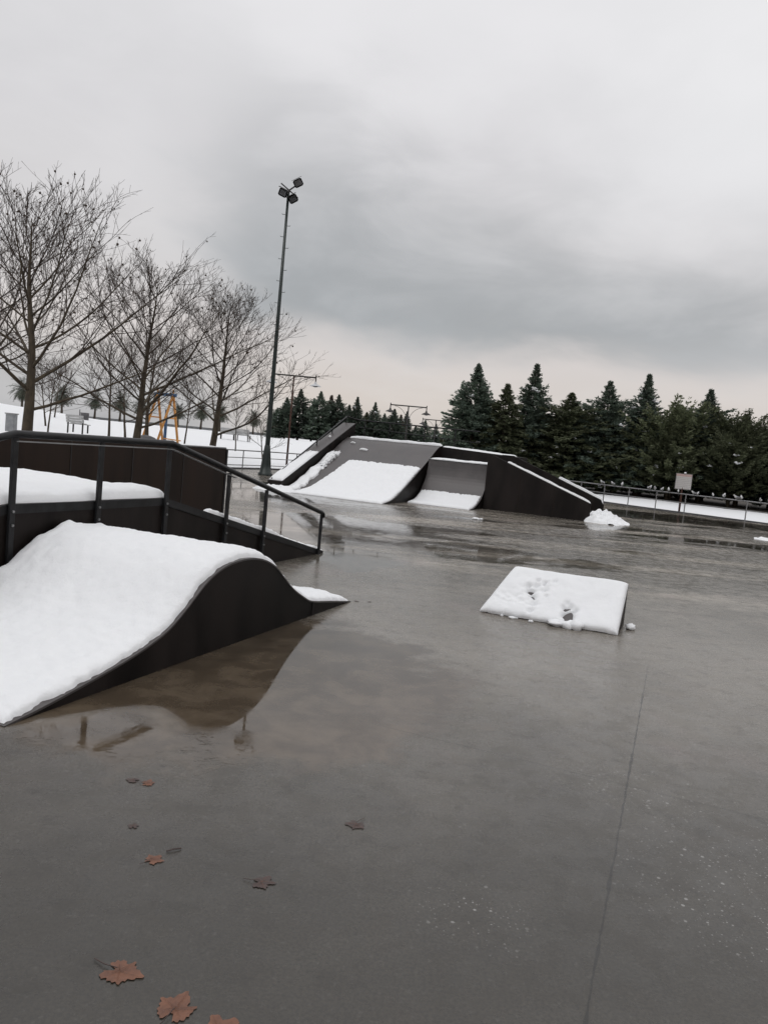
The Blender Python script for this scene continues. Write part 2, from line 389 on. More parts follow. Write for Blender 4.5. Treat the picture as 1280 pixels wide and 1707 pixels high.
def terrain(x, y):
    d = slab_dist(x, y)
    if d < 0: return -.12
    z = -.02 + .10 * sm(.05, .7, d)
    left = sm(6, -6, x)
    z += left * (1.15 * sm(1, 34, d)) + (1 - left) * .12 * sm(3, 20, d)
    z += 1.35 * math.exp(-(((x + 40) / 13.) ** 2 + ((y - 60) / 16.) ** 2)) * sm(1, 12, d)
    z += (.05 * nz(x * .35, y * .35) + .12 * nz(x * .06, y * .06, 4.)) * sm(.3, 6, d)
    far = max(sm(222, 250, y), sm(150, 178, abs(x)), sm(-40, -60, y))
    return z * (1 - far) - 2.2 * far
def axis(lo, hi, fine_lo, fine_hi, f, c):
    a, x = [], lo
    while x < hi:
        a.append(x); x += f if fine_lo <= x < fine_hi else c
    return a + [hi]
xs = axis(-180, 180, -36, 36, .6, 4); ys = axis(-70, 262, 4, 66, .6, 3)
gm = MB(); gm.grid([[Vector((x, y, terrain(x, y))) for x in xs] for y in ys])
tag(gm.build('ground', M['snow_field'], smooth=True), kind='structure')
sm_ = MB(); sm_.add([(p[0], p[1], 0) for p in SLAB], [tuple(range(len(SLAB)))])
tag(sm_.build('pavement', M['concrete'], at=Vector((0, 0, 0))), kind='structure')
kb = MB()
for i in range(len(SLAB) - 1):
    a, b_ = Vector(SLAB[i] + (0,)), Vector(SLAB[i + 1] + (0,)); d = (b_ - a).normalized(); nrm = Vector((-d.y, d.x, 0))
    kb.prism([a - Vector((0, 0, .1)), a + nrm * .14 - Vector((0, 0, .1)), a + nrm * .14 + Vector((0, 0, .06)), a + Vector((0, 0, .06))], b_ - a)
tag(kb.build('kerb', M['stone'], at=Vector((0, 0, 0))), kind='structure')
se = MB(); se.add([(-1900, -900, -1.4), (1900, -900, -1.4), (1900, 1900, -1.4), (-1900, 1900, -1.4)], [(0, 1, 2, 3)])
tag(se.build('sea', M['sea'], at=Vector((0, 0, -1.4))), kind='structure')
bed = [(5.0, 44.0), (9.0, 44.6), (13.4, 42.6), (17., 39.6), (20.5, 36.6), (26, 31.0), (34, 21), (48, 20), (52, 60), (4, 60), (3.5, 45)]
bedm = MB(); rows = []
for i in range(41):
    t = i / 40 * 6; k = min(int(t), 5); f = t - k
    a = Vector(bed[k] + (0,)).lerp(Vector(bed[k + 1] + (0,)), f)
    a += Vector((.8, .8, 0)) * nz(i * .5, 3.) * .8
    e = Vector((a.x + 16, a.y + 20, 0)) if True else a
    rows.append([Vector((a.lerp(e, s).x, a.lerp(e, s).y, terrain(*a.lerp(e, s).xy) + .035)) for s in [j / 24 for j in range(25)]])
bedm.grid(rows); tag(bedm.build('soil', M['soil'], smooth=True), kind='structure')

# ------------------------------------------------------------------ snow sheets
def w_edge(i, p): return max(0., 1 - abs(2 * i - 1) ** p) ** .5
def snow_sheet(name, label, S, na, nb_, T, pa=10, pb=10, seed=0., wig_a=(0, 0), wig_b=(0, 0), wscale=4., dents=(), rough=.22, cat='snow cover', group=None, fscale=9., drop=None):
    """S(a,b) -> (point, normal); the outline wanders inwards by wig at each end."""
    m = MB(); P = []
    for j in range(nb_ + 1):
        jj = (1 - math.cos(math.pi * j / nb_)) / 2 * .6 + .4 * j / nb_
        row = []
        for i in range(na + 1):
            ii = (1 - math.cos(math.pi * i / na)) / 2 * .6 + .4 * i / na
            a0 = wig_a[0] * abs(nz(jj * wscale * 2, seed, 1.3) + .5 * nz(jj * wscale * 7, seed, 2.)); a1 = 1 - wig_a[1] * abs(nz(jj * wscale * 2, seed, 7.7) + .5 * nz(jj * wscale * 7, seed, 3.))
            a = a0 + (a1 - a0) * ii
            b0 = wig_b[0] * abs(nz(a * wscale * 2, seed, 11.3) + .5 * nz(a * wscale * 7, seed, 5.)); b1 = 1 - wig_b[1] * abs(nz(a * wscale * 2, seed, 17.7) + .5 * nz(a * wscale * 7, seed, 6.))
            b = b0 + (b1 - b0) * jj
            p, n = S(a, b)
            k = w_edge(ii, pa) * w_edge(jj, pb)
            t = T * k * (1 + rough * nz(p.x * 2.2 + seed, p.y * 2.2, p.z * 2) + rough * .5 * nz(p.x * fscale, p.y * fscale + seed, p.z * fscale))
            for (da, db, ra, rb, dep) in dents:
                t -= dep * math.exp(-(((a - da) / ra) ** 2 + ((b - db) / rb) ** 2)) * max(0, 1 + 1.3 * nz(p.x * 19, p.y * 19, p.z * 19))
            row.append((p + n * (t + .003 if t > 0 else t), t))
        P.append(row)
    hole = [[c[1] < -.004 for c in r] for r in P]
    n = na + 1
    m.v = [c[0] for r in P for c in r]
    for j in range(nb_):
        for i in range(na):
            if hole[j][i] and hole[j][i + 1] and hole[j + 1][i] and hole[j + 1][i + 1]: continue
            m.f.append((j * n + i, j * n + i + 1, (j + 1) * n + i + 1, (j + 1) * n + i))
    o = m.build(name, M['snow'], smooth=True)
    return tag(o, label, cat, group)

def interp(tab, x):
    for (x0, y0), (x1, y1) in zip(tab, tab[1:]):
        if x <= x1: return y0 + (y1 - y0) * max(0, (x - x0)) / (x1 - x0)
    return tab[-1][1]
def catmull(tab, n):
    out = []
    for i in range(len(tab) - 1):
        p0 = tab[max(i - 1, 0)]; p1 = tab[i]; p2 = tab[i + 1]; p3 = tab[min(i + 2, len(tab) - 1)]
        for k in range(n):
            t = k / n
            out.append(tuple(.5 * ((2 * p1[c]) + (-p0[c] + p2[c]) * t + (2 * p0[c] - 5 * p1[c] + 4 * p2[c] - p3[c]) * t * t + (-p0[c] + 3 * p1[c] - 3 * p2[c] + p3[c]) * t ** 3) for c in (0, 1)))
    return out + [tab[-1]]

# ------------------------------------------------------------------ wave hump
HP = catmull([(2.91, 0.004), (3.17, .037), (3.48, .086), (3.78, .141), (4.03, .20), (4.24, .275), (4.40, .375), (4.52, .465), (4.66, .56), (4.86, .638), (5.12, .668), (5.38, .643), (5.61, .56), (5.78, .443), (5.96, .318), (6.18, .209), (6.36, .143), (6.73, .085), (7.24, .006)], 3)
UN, UF = -3.19, -4.93
hump = thing('wave_ramp', 'wave-shaped dark skate hump beside the railed funbox, its top under thick snow', 'skate ramp', L((UN + UF) / 2, 5.1))
for uu_, d in ((UN, -.03), (UF, .03)):
    MB().prism([L(uu_, v, z - .012) for v, z in HP] + [L(uu_, 7.24, -.01), L(uu_, 2.91, -.01)][:2], UX * d).build('side_panel', M['panel'], hump)
rim = MB(); rows = []
for off in (0., .016):
    rows.append([L(UN + .004, v, z - off) for v, z in HP])
deckm = MB(); deckm.grid([[L(UN + .006, v, z) for v, z in HP], [L(UF - .0, v, z) for v, z in HP]])
deckm.grid([[L(UN + .006, v, z - .014) for v, z in HP], [L(UN + .006, v, z) for v, z in HP]])
deckm.build('riding_surface', M['ramp_skin'], hump)
MB().box(L(UN + .004, 6.37, .068), .012, .012, .13, UX, VX).build('seam', M['dark_metal'], hump)
def S_hump(a, b):
    v = 2.93 + (7.22 - 2.93) * a; z = interp(HP, v); dz = (interp(HP, v + .05) - interp(HP, v - .05)) / .1
    n = (Vector((0, 0, 1)) - VX * dz).normalized()
    lip = .10 * max(0, nz(v * 4.5, 2.) + .5 * nz(v * 13, 5.)) * sm(.90, .99, b) + .02 * sm(.9, 1, b)
    return L(UN - .012 + (UF + .012 - UN + .012) * b, v, z + lip), n
snow_sheet('snow_blanket', 'thick smooth snow blanket over the wave-shaped hump', S_hump, 190, 70, .062, 26, 14, 3., wig_b=(.022, .0), wscale=12, rough=.42, fscale=17)

# ------------------------------------------------------------------ funbox with handrail
FU, FF, V0, V1, VT, VL, FZ = -4.96, -7.12, 4.43, 6.37, 10.07, .75, .91
fun = thing('funbox', 'dark railed funbox platform with sloping ramps at both ends', 'skate ramp', L((FU + FF) / 2, 5.4))
prof = [(VL, .0), (V0, FZ - .03), (V1, FZ - .03), (VT, .0)]
for uu_, d in ((FU, -.035), (FF, .035)):
    MB().prism([L(uu_, v, z) for v, z in prof] , UX * d).build('side_panel', M['panel'], fun)
MB().grid([[L(FU + .004, v, z + .032) for v, z in prof], [L(FF - .004, v, z + .032) for v, z in prof]]).build('riding_surface', M['ramp_skin'], fun)
tr = MB()
for (va, za), (vb, zb) in zip(prof, prof[1:]):
    a, b_ = L(FU + .002, va, za + .031), L(FU + .002, vb, zb + .031)
    tr.prism([a, a - Vector((0, 0, .075)), a - Vector((0, 0, .075)) + UX * .012, a + UX * .012], b_ - a)
tr.build('edge_trim', M['rail_paint'], fun)
def frz(v): return interp([(VL, 0), (V0, FZ), (V1, FZ), (VT, 0)], v)
RH = .56; RU = FU + .045
rail_path = [(1.0, .0 + RH + .08), (V0 + .02, FZ + RH), (V1, FZ + RH), (9.86, .05 + RH)]
rp = [L(RU, v, z) for v, z in rail_path]
rp_s = []
for i, p in enumerate(rp):
    if 0 < i < len(rp) - 1:
        rp_s += [p + (rp[i - 1] - p).normalized() * .07, p, p + (rp[i + 1] - p).normalized() * .07]
    else: rp_s.append(p)
rp_s += [rp[-1] + VX * .035 - Vector((0, 0, .02)), rp[-1] + VX * .045 - Vector((0, 0, .07))]
MB().tube(rp_s, .030, 12).build('handrail', M['rail_paint'], fun, smooth=True)
fb = MB()
for k in range(2):
    a, b_ = rp[k + 1 - 0] - Vector((0, 0, .062)), (rp[k + 2] if k == 0 else rp[2].lerp(rp[3], .34)) - Vector((0, 0, .062))
    fb.prism([a + UX * .02, a - UX * .02, a - UX * .02 + Vector((0, 0, .008)), a + UX * .02 + Vector((0, 0, .008))], b_ - a)
fb.build('rail_strip', M['galvanised'], fun)
for v in (1.6, 2.9, V0 + .03, 5.40, V1 - .02, 7.45, 8.30, 9.88):
    top = interp(rail_path, v) - .03; bot = max(.0, frz(v) - .62)
    if v > 9.5: bot = .01
    MB().box(L(RU - .012, v, (top + bot) / 2), .03, .050, top - bot, UX, VX).build('rail_post', M['rail_paint'], fun, bevel=.004)
    for zz in (frz(v) - .05, frz(v) - .16): MB().tube([L(RU + .0, v, zz), L(RU + .016, v, zz)], .011, 8).build('bolt', M['galvanised'], fun)
def S_fun(a, b):
    v = 1.2 + (V1 + .09 - 1.2) * a; z = frz(v) + .004
    z += .02 * nz(v * 1.3, b * 2.)
    return L(FU - .012 + (FF - FU) * b, v, z), Vector((0, 0, 1))
snow_sheet('snow_blanket', 'deep rounded snow on the flat funbox platform behind the handrail', S_fun, 120, 50, .105, 30, 18, 5., wig_a=(.0, .01), wig_b=(.012, .02), rough=.25)
def S_strip(a, b):
    v = 7.15 + (10.12 - 7.15) * a
    wd = .10 + .10 * sm(.2, 1, a)
    return L(FU - .005 + .02 * sm(.9, 1, a) - wd * b, v, max(0., frz(v)) + .004), Vector((0, 0, 1))
snow_sheet('snow_strip', 'narrow broken snow strip along the sloping edge of the funbox ramp', S_strip, 110, 10, .055, 20, 3, 8., wig_b=(.25, .3), wscale=14, rough=.6, fscale=16)

# ------------------------------------------------------------------ tall freestanding wall behind the funbox
QU, QE, QS, QZ = -7.78, 11.62, 1.2, 1.32
qb = thing('wall_ride', 'tall brown freestanding skate wall standing behind the funbox', 'skate wall', L(QU - .1, 6.4))
MB().box(L(QU - .02, (QE + QS) / 2, QZ / 2), .04, QE - QS, QZ, UX, VX).build('front_panel', M['brown_panel'], qb)
MB().box(L(QU - .16, (QE + QS) / 2, QZ / 2), .03, QE - QS, QZ, UX, VX).build('back_panel', M['panel'], qb)
for v in (QE + .005, QS - .005):
    MB().box(L(QU - .09, v, QZ / 2 - .004), .20, .05, QZ - .01, UX, VX).build('end_post', M['rail_paint'], qb)
for k in range(8):
    MB().box(L(QU + .004, QE - 1.22 * (k + 1), QZ / 2), .006, .018, QZ - .02, UX, VX).build('panel_seam', M['dark_metal'], qb)
for v in (10.4, 8.0, 5.6, 3.2):
    MB().prism([L(QU - .18, v, 0), L(QU - .75, v, 0), L(QU - .18, v, .9)], VX * .04).build('brace', M['panel'], qb)
MB().tube([L(QU - .03, QE + .005, QZ + .016), L(QU - .03, QS, QZ + .016)], .018, 8).build('coping', M['galvanised'], qb, smooth=True)
def S_q(a, b): return L(QU - .05 - .12 * b, QE - .03 + (QS - QE + .06) * a, QZ + .008), Vector((0, 0, 1))
snow_sheet('snow_strip', 'thin snow line on the top of the tall brown skate wall', S_q, 80, 10, .035, 30, 3, 2., wig_b=(.1, .1))

# ------------------------------------------------------------------ small kicker
kk = thing('kicker_ramp', 'small low wedge kicker alone on the wet concrete, topped with trodden snow', 'skate ramp', L(-1.2, 8.2))
KA, KB, KV, KW, KH = -1.95, -.55, 7.88, .66, .42
def kp(u, v, z): return L(u, v, z)
MB().prism([kp(KB, KV, .0), kp(KB, KV + KW, 0), kp(KB, KV + KW, KH)], UX * -.025).build('side_panel', M['panel'], kk)
MB().add([kp(KA, KV, 0), kp(KA + .05, KV + KW, 0), kp(KA + .17, KV + KW, KH)], [(0, 1, 2)]).build('side_panel', M['panel'], kk)
MB().add([kp(KA, KV, .004), kp(KB + .004, KV, .004), kp(KB + .004, KV + KW, KH + .004), kp(KA + .17, KV + KW, KH + .004)], [(0, 1, 2, 3)]).build('riding_surface', M['ramp_skin'], kk)
MB().add([kp(KA + .05, KV + KW, 0), kp(KB, KV + KW, 0), kp(KB, KV + KW, KH), kp(KA + .17, KV + KW, KH)], [(0, 1, 2, 3)]).build('back_panel', M['panel'], kk)
kn = (Vector((0, 0, KW)) - VX * KH).normalized()
def S_kick(a, b):
    ul = KA - .02 + .19 * b
    return L(ul + (KB + .0 - ul) * a, KV - .015 + (KW + .02) * b, .004 + KH * max(0, b)), kn
snow_sheet('snow_blanket', 'snow on the small wedge kicker, marked by dark footprints', S_kick, 110, 80, .062, 22, 14, 11.,
           dents=[(.345, .70, .016, .035, .055), (.30, .62, .02, .03, .05), (.265, .50, .026, .055, .085), (.30, .43, .022, .04, .085), (.335, .38, .014, .035, .08), (.355, .26, .03, .04, .045), (.615, .22, .026, .11, .125), (.65, .09, .026, .09, .12), (.59, .34, .018, .06, .05), (.42, .78, .012, .03, .055), (.30, .58, .11, .16, .022), (.62, .18, .06, .18, .02), (.2, .3, .15, .15, .015), (.38, .56, .02, .03, .05), (.23, .62, .018, .03, .045), (.28, .74, .014, .025, .045), (.41, .44, .015, .03, .04), (.36, .12, .02, .04, .04), (.67, .26, .014, .04, .06)],
           rough=.25, wig_b=(.02, 0))
def crumbs(name, label, spots, seed, cat='snow lumps', group=None):
    m = MB(); rnd = random.Random(seed)
    for (x, y, r, h) in spots:
        m.blob((x, y, h * .42), r * rnd.uniform(.8, 1.2), r * rnd.uniform(.7, 1.1), h * .6, rnd.random() * 50, .5, 10, 7)
    return tag(m.build(name, M['snow'], smooth=True), label, cat, group)
crumbs('snow_lump', 'fallen snow lumps at the foot of the small wedge kicker below its footprint', [(1.86, 7.70, .085, .06), (1.95, 7.64, .08, .07), (2.03, 7.60, .075, .085), (1.98, 7.67, .09, .07)], 2)
crumbs('snow_lump', 'single snow crumb beside the bare end of the small wedge kicker', [(2.66, 7.86, .055, .06)], 3)
for i_, c_ in enumerate([(1.33, 7.92, .022, .016), (1.43, 7.85, .035, .022), (1.47, 7.86, .02, .014), (1.60, 7.74, .028, .026)]):
    crumbs('snow_lump', 'tiny snow crumb lying along the lower edge of the small wedge kicker', [c_], 4 + i_, group='snow crumbs below the wedge kicker')

# ------------------------------------------------------------------ the large central ramp block: bank, quarter, deck, access ramps
blk = thing('ramp_block', 'large dark skate ramp block with bank, small quarter and railed deck', 'skate ramp', L(-8.3, 24))
BL, BR, BV = -11.65, -8.16, 20.15
BP = [(BV + a, z) for a, z in catmull([(0, .003), (.8, .12), (1.7, .46), (2.9, 1.0), (3.67, 1.36), (4.36, 1.70), (4.75, 1.83)], 4)]
DV, DZ, DB = BV + 4.75, 1.83, 27.0
MB().grid([[L(BR, v, z) for v, z in BP], [L(BL, v, z) for v, z in BP]]).build('bank_surface', M['ramp_skin'], blk)
MB().prism([L(BR, v, z - .006) for v, z in BP] + [L(BR, DV, 0)], UX * -.03).build('bank_side', M['panel'], blk)
MB().prism([L(-11.65, DV + .01, 0), L(-8.13, DV + .01, 0), L(-8.13, DV + .01, DZ - .004), L(-11.65, DV + .01, DZ - .004)], VX * (DB - DV)).build('deck', M['panel'], blk)
MB().prism([L(-8.12, DV, 0), L(-5.62, DV, 0), L(-5.62, DV, 1.70), L(-8.12, DV, 1.80)], VX * (DB - DV)).build('deck', M['panel'], blk)
# small quarter
QP = [(21.95 + a, z) for a, z in catmull([(0, .003), (.55, .07), (1.1, .29), (1.5, .68), (1.66, 1.05), (1.72, 1.36)], 4)]
Q0, Q1 = -8.12, -6.10
MB().grid([[L(Q1, v, z) for v, z in QP], [L(Q0, v, z) for v, z in QP]]).build('quarter_surface', M['ramp_skin'], blk)
MB().prism([L(Q1, v, z - .006) for v, z in QP] + [L(Q1, DV - .01, 1.36), L(Q1, DV - .01, 0)], UX * -.03).build('quarter_side', M['panel'], blk)
MB().box(L((Q0 + Q1) / 2, (23.68 + DV) / 2, 1.34), Q1 - Q0 - .01, DV - 23.68 - .02, .03, UX, VX).build('quarter_deck', M['ramp_skin'], blk)
MB().tube([L(Q0, 23.67, 1.37), L(Q1, 23.67, 1.37)], .025, 8).build('coping', M['galvanised'], blk, smooth=True)
# access ramp descending beyond the quarter, between two guard panels
W0, W1 = -6.08, -2.83
MB().prism([L(W0, 23.34, 0), L(W1, 23.34, 0), L(W1, 23.34, .12), L(W0, 23.34, 1.40)], VX * 1.38).build('access_ramp', M['ramp_skin'], blk)
MB().prism([L(W0, 23.3, 0), L(W1, 23.3, 0), L(W1, 23.3, .53), L(W0 + .05, 23.3, 1.72), L(W0, 23.3, 1.72)], VX * .035).build('guard_panel', M['panel'], blk)
for u_, top_ in ((-5.0, 1.30), (-3.92, .90)):
    MB().box(L(u_, 23.298, top_ / 2), .014, .006, top_, UX, VX).build('panel_seam', M['brown_panel'], blk)
rend = [(-2.72, .62), (-2.64, .55), (-2.61, .44), (-2.63, .30), (-2.72, .2), (-2.85, .15), (-2.95, 0)]
MB().prism([L(-6.0, 24.78, 0)] + [L(u, 24.78, z) for u, z in reversed(rend)] + [L(-5.62, 24.78, 1.73), L(-6.0, 24.78, 1.73)], VX * .04).build('guard_panel', M['panel'], blk)
# inclined ledge with handrail at the far end of the bank
G0, G1 = -11.70, -12.20
gl = [(20.55, .26), (25.5, 2.33)]
def gz(v): return gl[0][1] + (v - gl[0][0]) * (gl[1][1] - gl[0][1]) / (gl[1][0] - gl[0][0])
MB().prism([L(G0, 20.55, 0), L(G0, 25.55, 0), L(G0, 25.55, gz(25.55)), L(G0, 20.55, gz(20.55))], UX * (G1 - G0)).build('ledge', M['panel'], blk)
MB().grid([[L(G0 - .02, 20.57, gz(20.57) + .006), L(G0 - .02, 25.55, gz(25.55) + .006)], [L(G1, 20.57, gz(20.57) + .006), L(G1, 25.55, gz(25.55) + .006)]]).build('ledge_top', M['ramp_skin'], blk)
hr = MB()
def hz(v): return .46 + (v - 21.0) * .409 + .02
hr.tube([L(-12.1, 20.6, hz(20.6)), L(-12.1, 25.6, hz(25.6) + .22)], .024, 8)
hr.tube([L(-12.1, 21.2, hz(21.2) - .12), L(-12.1, 25.6, hz(25.6) - .02)], .015, 8)
hr.build('handrail', M['rail_paint'], blk, smooth=True)
for v in (22.2, 23.4, 24.5, 25.55):
    MB().tube([L(-12.1, v, gz(v) - .02), L(-12.1, v, hz(v) + .2 * (v - 20.6) / 5)], .022, 6).build('rail_post', M['rail_paint'], blk)
dr = MB(); RV = 26.5
dr.tube([L(-12.1, 25.6, hz(25.6) + .22), L(-12.0, RV, 2.52), L(-7.3, RV, 2.46)], .024, 8)
dr.tube([L(-12.0, RV, 2.25), L(-7.3, RV, 2.06)], .015, 8)
dr.build('deck_rail', M['rail_paint'], blk, smooth=True)
for u in (-11.75, -10.75, -9.36, -8.2):
    MB().tube([L(u, RV, DZ - .05), L(u, RV, 2.5)], .024, 6).build('rail_post', M['rail_paint'], blk)

# snow on the block
def bank_n(v):
    dz = (interp(BP, v + .05) - interp(BP, v - .05)) / .1
    return (Vector((0, 0, 1)) - VX * dz).normalized()
def S_bank(a, b):
    v = BV - .03 + (23.25 - BV) * b
    u0_ = -11.15 + .42 * (b - .0) ; u1_ = BR - .03
    return L(u0_ + (u1_ - u0_) * a, v, interp(BP, v)), bank_n(v)
snow_sheet('snow_blanket', 'broad white snow sheet on the lower half of the big bank', S_bank, 110, 70, .07, 22, 16, 21., wig_a=(.03, .012), wig_b=(.01, .035), wscale=8, rough=.3)
def S_side(a, b):
    v = BV - .1 + 3.7 * b
    return L(-11.66 + (.52 - .12 * b) * a, v, interp(BP, v)), bank_n(v)
snow_sheet('snow_strip', 'lumpy snow strip between the big bank and its inclined ledge', S_side, 24, 80, .09, 3, 8, 25., wig_a=(.1, .5), wig_b=(0, .1), wscale=5, rough=1.0, fscale=4)
def S_top(a, b):
    u = BL + .1 + (BR + .02 - BL - .1) * a; drop_ = .22 * max(0, nz(u * 2.2, 4.)) + .05
    v = DV + .12 - (.12 + drop_) * b
    return L(u, v, interp(BP + [(DV + 2, DZ)], v) + .004), Vector((0, 0, 1))
snow_sheet('snow_strip', 'ragged snow fringe along the top edge of the big bank', S_top, 110, 12, .065, 30, 3, 31., rough=.35)
def S_dk(a, b): return L(-8.1 + 2.45 * a, DV + .02 + .5 * b, 1.803 - .1 * a), Vector((0, 0, 1))
snow_sheet('snow_strip', 'snow line on the deck edge behind the small quarter', S_dk, 60, 8, .05, 30, 3, 33., rough=.4)
def S_q2(a, b):
    v = 21.93 + 1.25 * b; dz = (interp(QP, v + .04) - interp(QP, v - .04)) / .08
    return L(Q0 + .02 + (Q1 - Q0 - .06) * a, v, interp(QP, v)), (Vector((0, 0, 1)) - VX * dz).normalized()
snow_sheet('snow_blanket', 'snow filling the curved foot of the small quarter', S_q2, 70, 40, .06, 22, 12, 35., wig_a=(.02, .02), wig_b=(.01, .06), wscale=7)
def S_q3(a, b): return L(Q0 + .05 + (Q1 - Q0 - .06) * a, 23.64 + .5 * b, 1.372), Vector((0, 0, 1))
snow_sheet('snow_strip', 'snow line on the coping of the small quarter', S_q3, 50, 8, .06, 24, 3, 37., rough=.4)
def S_g1(a, b):
    u = -5.45 + 2.6 * a; return L(u, 23.285 + .1 * b, interp([(W0 + .05, 1.72), (W1, .53)], u) + .002), Vector((.0, 0, 1))
snow_sheet('snow_strip', 'long straight snow line on the front guard panel of the access ramp', S_g1, 80, 8, .06, 24, 3, 39., rough=.3)
def S_g2(a, b):
    u = -4.1 + 1.46 * a; return L(u, 24.76 + .09 * b, interp([(-5.62, 1.73), (-2.72, .62), (-2.62, .45)], u) + .002), Vector((.1, 0, 1)).normalized()
snow_sheet('snow_strip', 'short snow line on the round-ended guard panel of the access ramp', S_g2, 60, 8, .075, 20, 3, 41., rough=.3)
def mound(name, label, u0_, u1_, v0_, v1_, H_, seed, nu=54, nv=44):
    m = MB(); rows = []
    for j in range(nv + 1):
        row = []
        for i in range(nu + 1):
            a, b = i / nu, j / nv
            x, y = 2 * a - 1, 2 * b - 1
            p = L(u0_ + (u1_ - u0_) * a, v0_ + (v1_ - v0_) * b)
            rr_ = math.hypot(x, y) * (1 + .22 * nz(x * 1.1 + seed, y * 1.1 + seed) + .22 * nz(p.x * 6, p.y * 6, seed))
            h = max(0., 1 - rr_) ** .6 * (1.15 - .75 * a) * H_
            h *= 1 + .34 * nz(p.x * 3.3, p.y * 3.3, seed) + .34 * nz(p.x * 8, p.y * 8, seed) + .22 * nz(p.x * 17, p.y * 17, seed)
            row.append(p + Vector((.05 * nz(p.x * 5, p.y * 5, seed + 3), 0, max(0, h) - .012)))
        rows.append(row)
    m.grid(rows); return tag(m.build(name, M['snow'], smooth=True), label, 'snow heap')
mound('snow_heap', 'heap of slumped snow at the low end of the access ramp', -3.15, -1.7, 22.95, 25.0, .42, 6., 80, 80)
mound('snow_heap', 'small snow heap at the foot of the inclined ledge', -12.5, -11.0, 19.85, 20.9, .22, 9., 40, 30)
def S_led(a, b):
    v = 20.6 + 2.3 * b; return L(G0 - .015 + (G1 - G0 + .03) * a, v, gz(v) + .008), (Vector((0, 0, 1)) - VX * .4).normalized()
snow_sheet('snow_strip', 'snow on the lower part of the inclined ledge under its handrail', S_led, 16, 50, .07, 6, 10, 45., wig_b=(0, .2), rough=.3)
for (u, v, s, lab) in ((-10.6, 23.95, .20, 'little snow scrap stuck on the bare upper bank'), (-11.2, 24.35, .12, 'tiny snow speck high on the bank beside the ledge'), (-12.0, 24.1, .22, 'thin snow scrap on the bare upper part of the inclined ledge')):
    def S_p(a, b, u=u, v=v, s=s):
        vv = v + s * .5 * b; zz = interp(BP, vv) if u > -11.69 else gz(vv) + .008
        return L(u + s * 1.6 * (a - .5) if u > -11.69 else u + .35 * s * (a - .5), vv, zz + .003), bank_n(min(vv, 24.5))
    snow_sheet('snow_scrap', lab, S_p, 16, 10, .05, 2.5, 2.5, u, wig_a=(.2, .2), wig_b=(.3, .3))
mound('snow_heap', 'low wet snow patch on the open concrete near the fence end', 1.7, 4.6, 24.1, 25.4, .16, 13., 60, 36)
crumbs('snow_lump', 'tiny snow crumb on the concrete before the small quarter', [(2.35, 19.6, .10, .05), (2.5, 19.65, .06, .04)], 10)

# ------------------------------------------------------------------ fences
def polyline(pts, step):
    out, acc = [Vector(pts[0])], 0.
    for a, b_ in zip(pts, pts[1:]):
        a, b_ = Vector(a), Vector(b_); n = max(1, round((b_ - a).length / step))
        out += [a.lerp(b_, (k + 1) / n) for k in range(n)]
    return out
def fence(label, pts, rails, step=1.7):
    P = polyline([p + (0,) for p in pts], step)
    f = thing('railing_fence', label, 'fence', P[len(P) // 2])
    for k, h in enumerate(rails):
        m = MB(); m.tube([p + Vector((0, 0, h)) for p in P], .026 if k == 0 else .018, 8)
        m.build('rail', M['galvanised'], f, smooth=True)
    for p in P:
        m = MB(); m.tube([p + Vector((0, 0, -.02)), p + Vector((0, 0, rails[0]))], .024, 8); m.lathe(p, [(.07, 0), (.07, .012), (.024, .014)], 10)
        m.build('post', M['galvanised'], f)
    return f
inn = [(-15.8, 6), (-13.4, 17), (-10.2, 26.4), (-7.3, 32.2), (-5.6, 36.0), (-3.4, 39.3), (0, 40.7)]
fence('three-railed metal fence along the snow behind the floodlight mast', inn, (.85, .53, .2))
fence('grey two-railed metal fence in front of the dark conifers', [(0.8, 40.7), (4, 40.3), (6.8, 38.7), (9.2, 36.5), (10.8, 34.3), (12.6, 32.4), (14.4, 30.7), (16.6, 28.6), (20.2, 24.3), (23.6, 17), (25.6, 5)], (.83, .46))

# ------------------------------------------------------------------ floodlight mast
MX, MY = -4.95, 31.17
mast = thing('floodlight_mast', 'tall dark green floodlight mast with climbing rungs and three lamps', 'floodlight mast', (MX, MY, 0))
m = MB(); m.tube([(MX, MY, 0), (MX, MY, 1.3), (MX, MY, 6), (MX, MY, 11.15)], [.11, .10, .075, .05], 10); m.build('pole', M['dark_green'], mast, smooth=True)
m = MB(); m.lathe((MX, MY, 0), [(.30, 0), (.30, .08), (.24, .12), (.20, .45), (.15, .9), (.115, 1.2), (.10, 1.22)], 12); m.build('base', M['dark_green'], mast, smooth=True)
for k in range(19):
    z = 2.6 + k * .43; s = 1 if k % 2 else -1
    m = MB(); m.tube([(MX, MY, z), (MX + s * .17, MY, z + .0), (MX + s * .18, MY, z + .03)], .011, 5); m.build('rung', M['dark_green'], mast)
m = MB(); d = Vector((.62, -.1, -.46)); hc = Vector((MX + .02, MY, 11.28)); m.tube([hc - d * .55, hc + d * .6], .028, 6)
m.tube([hc, hc + Vector((.42, 0, .34))], .03, 6); m.tube([(MX, MY, 11.05), hc], .045, 8); m.build('bracket', M['dark_metal'], mast)
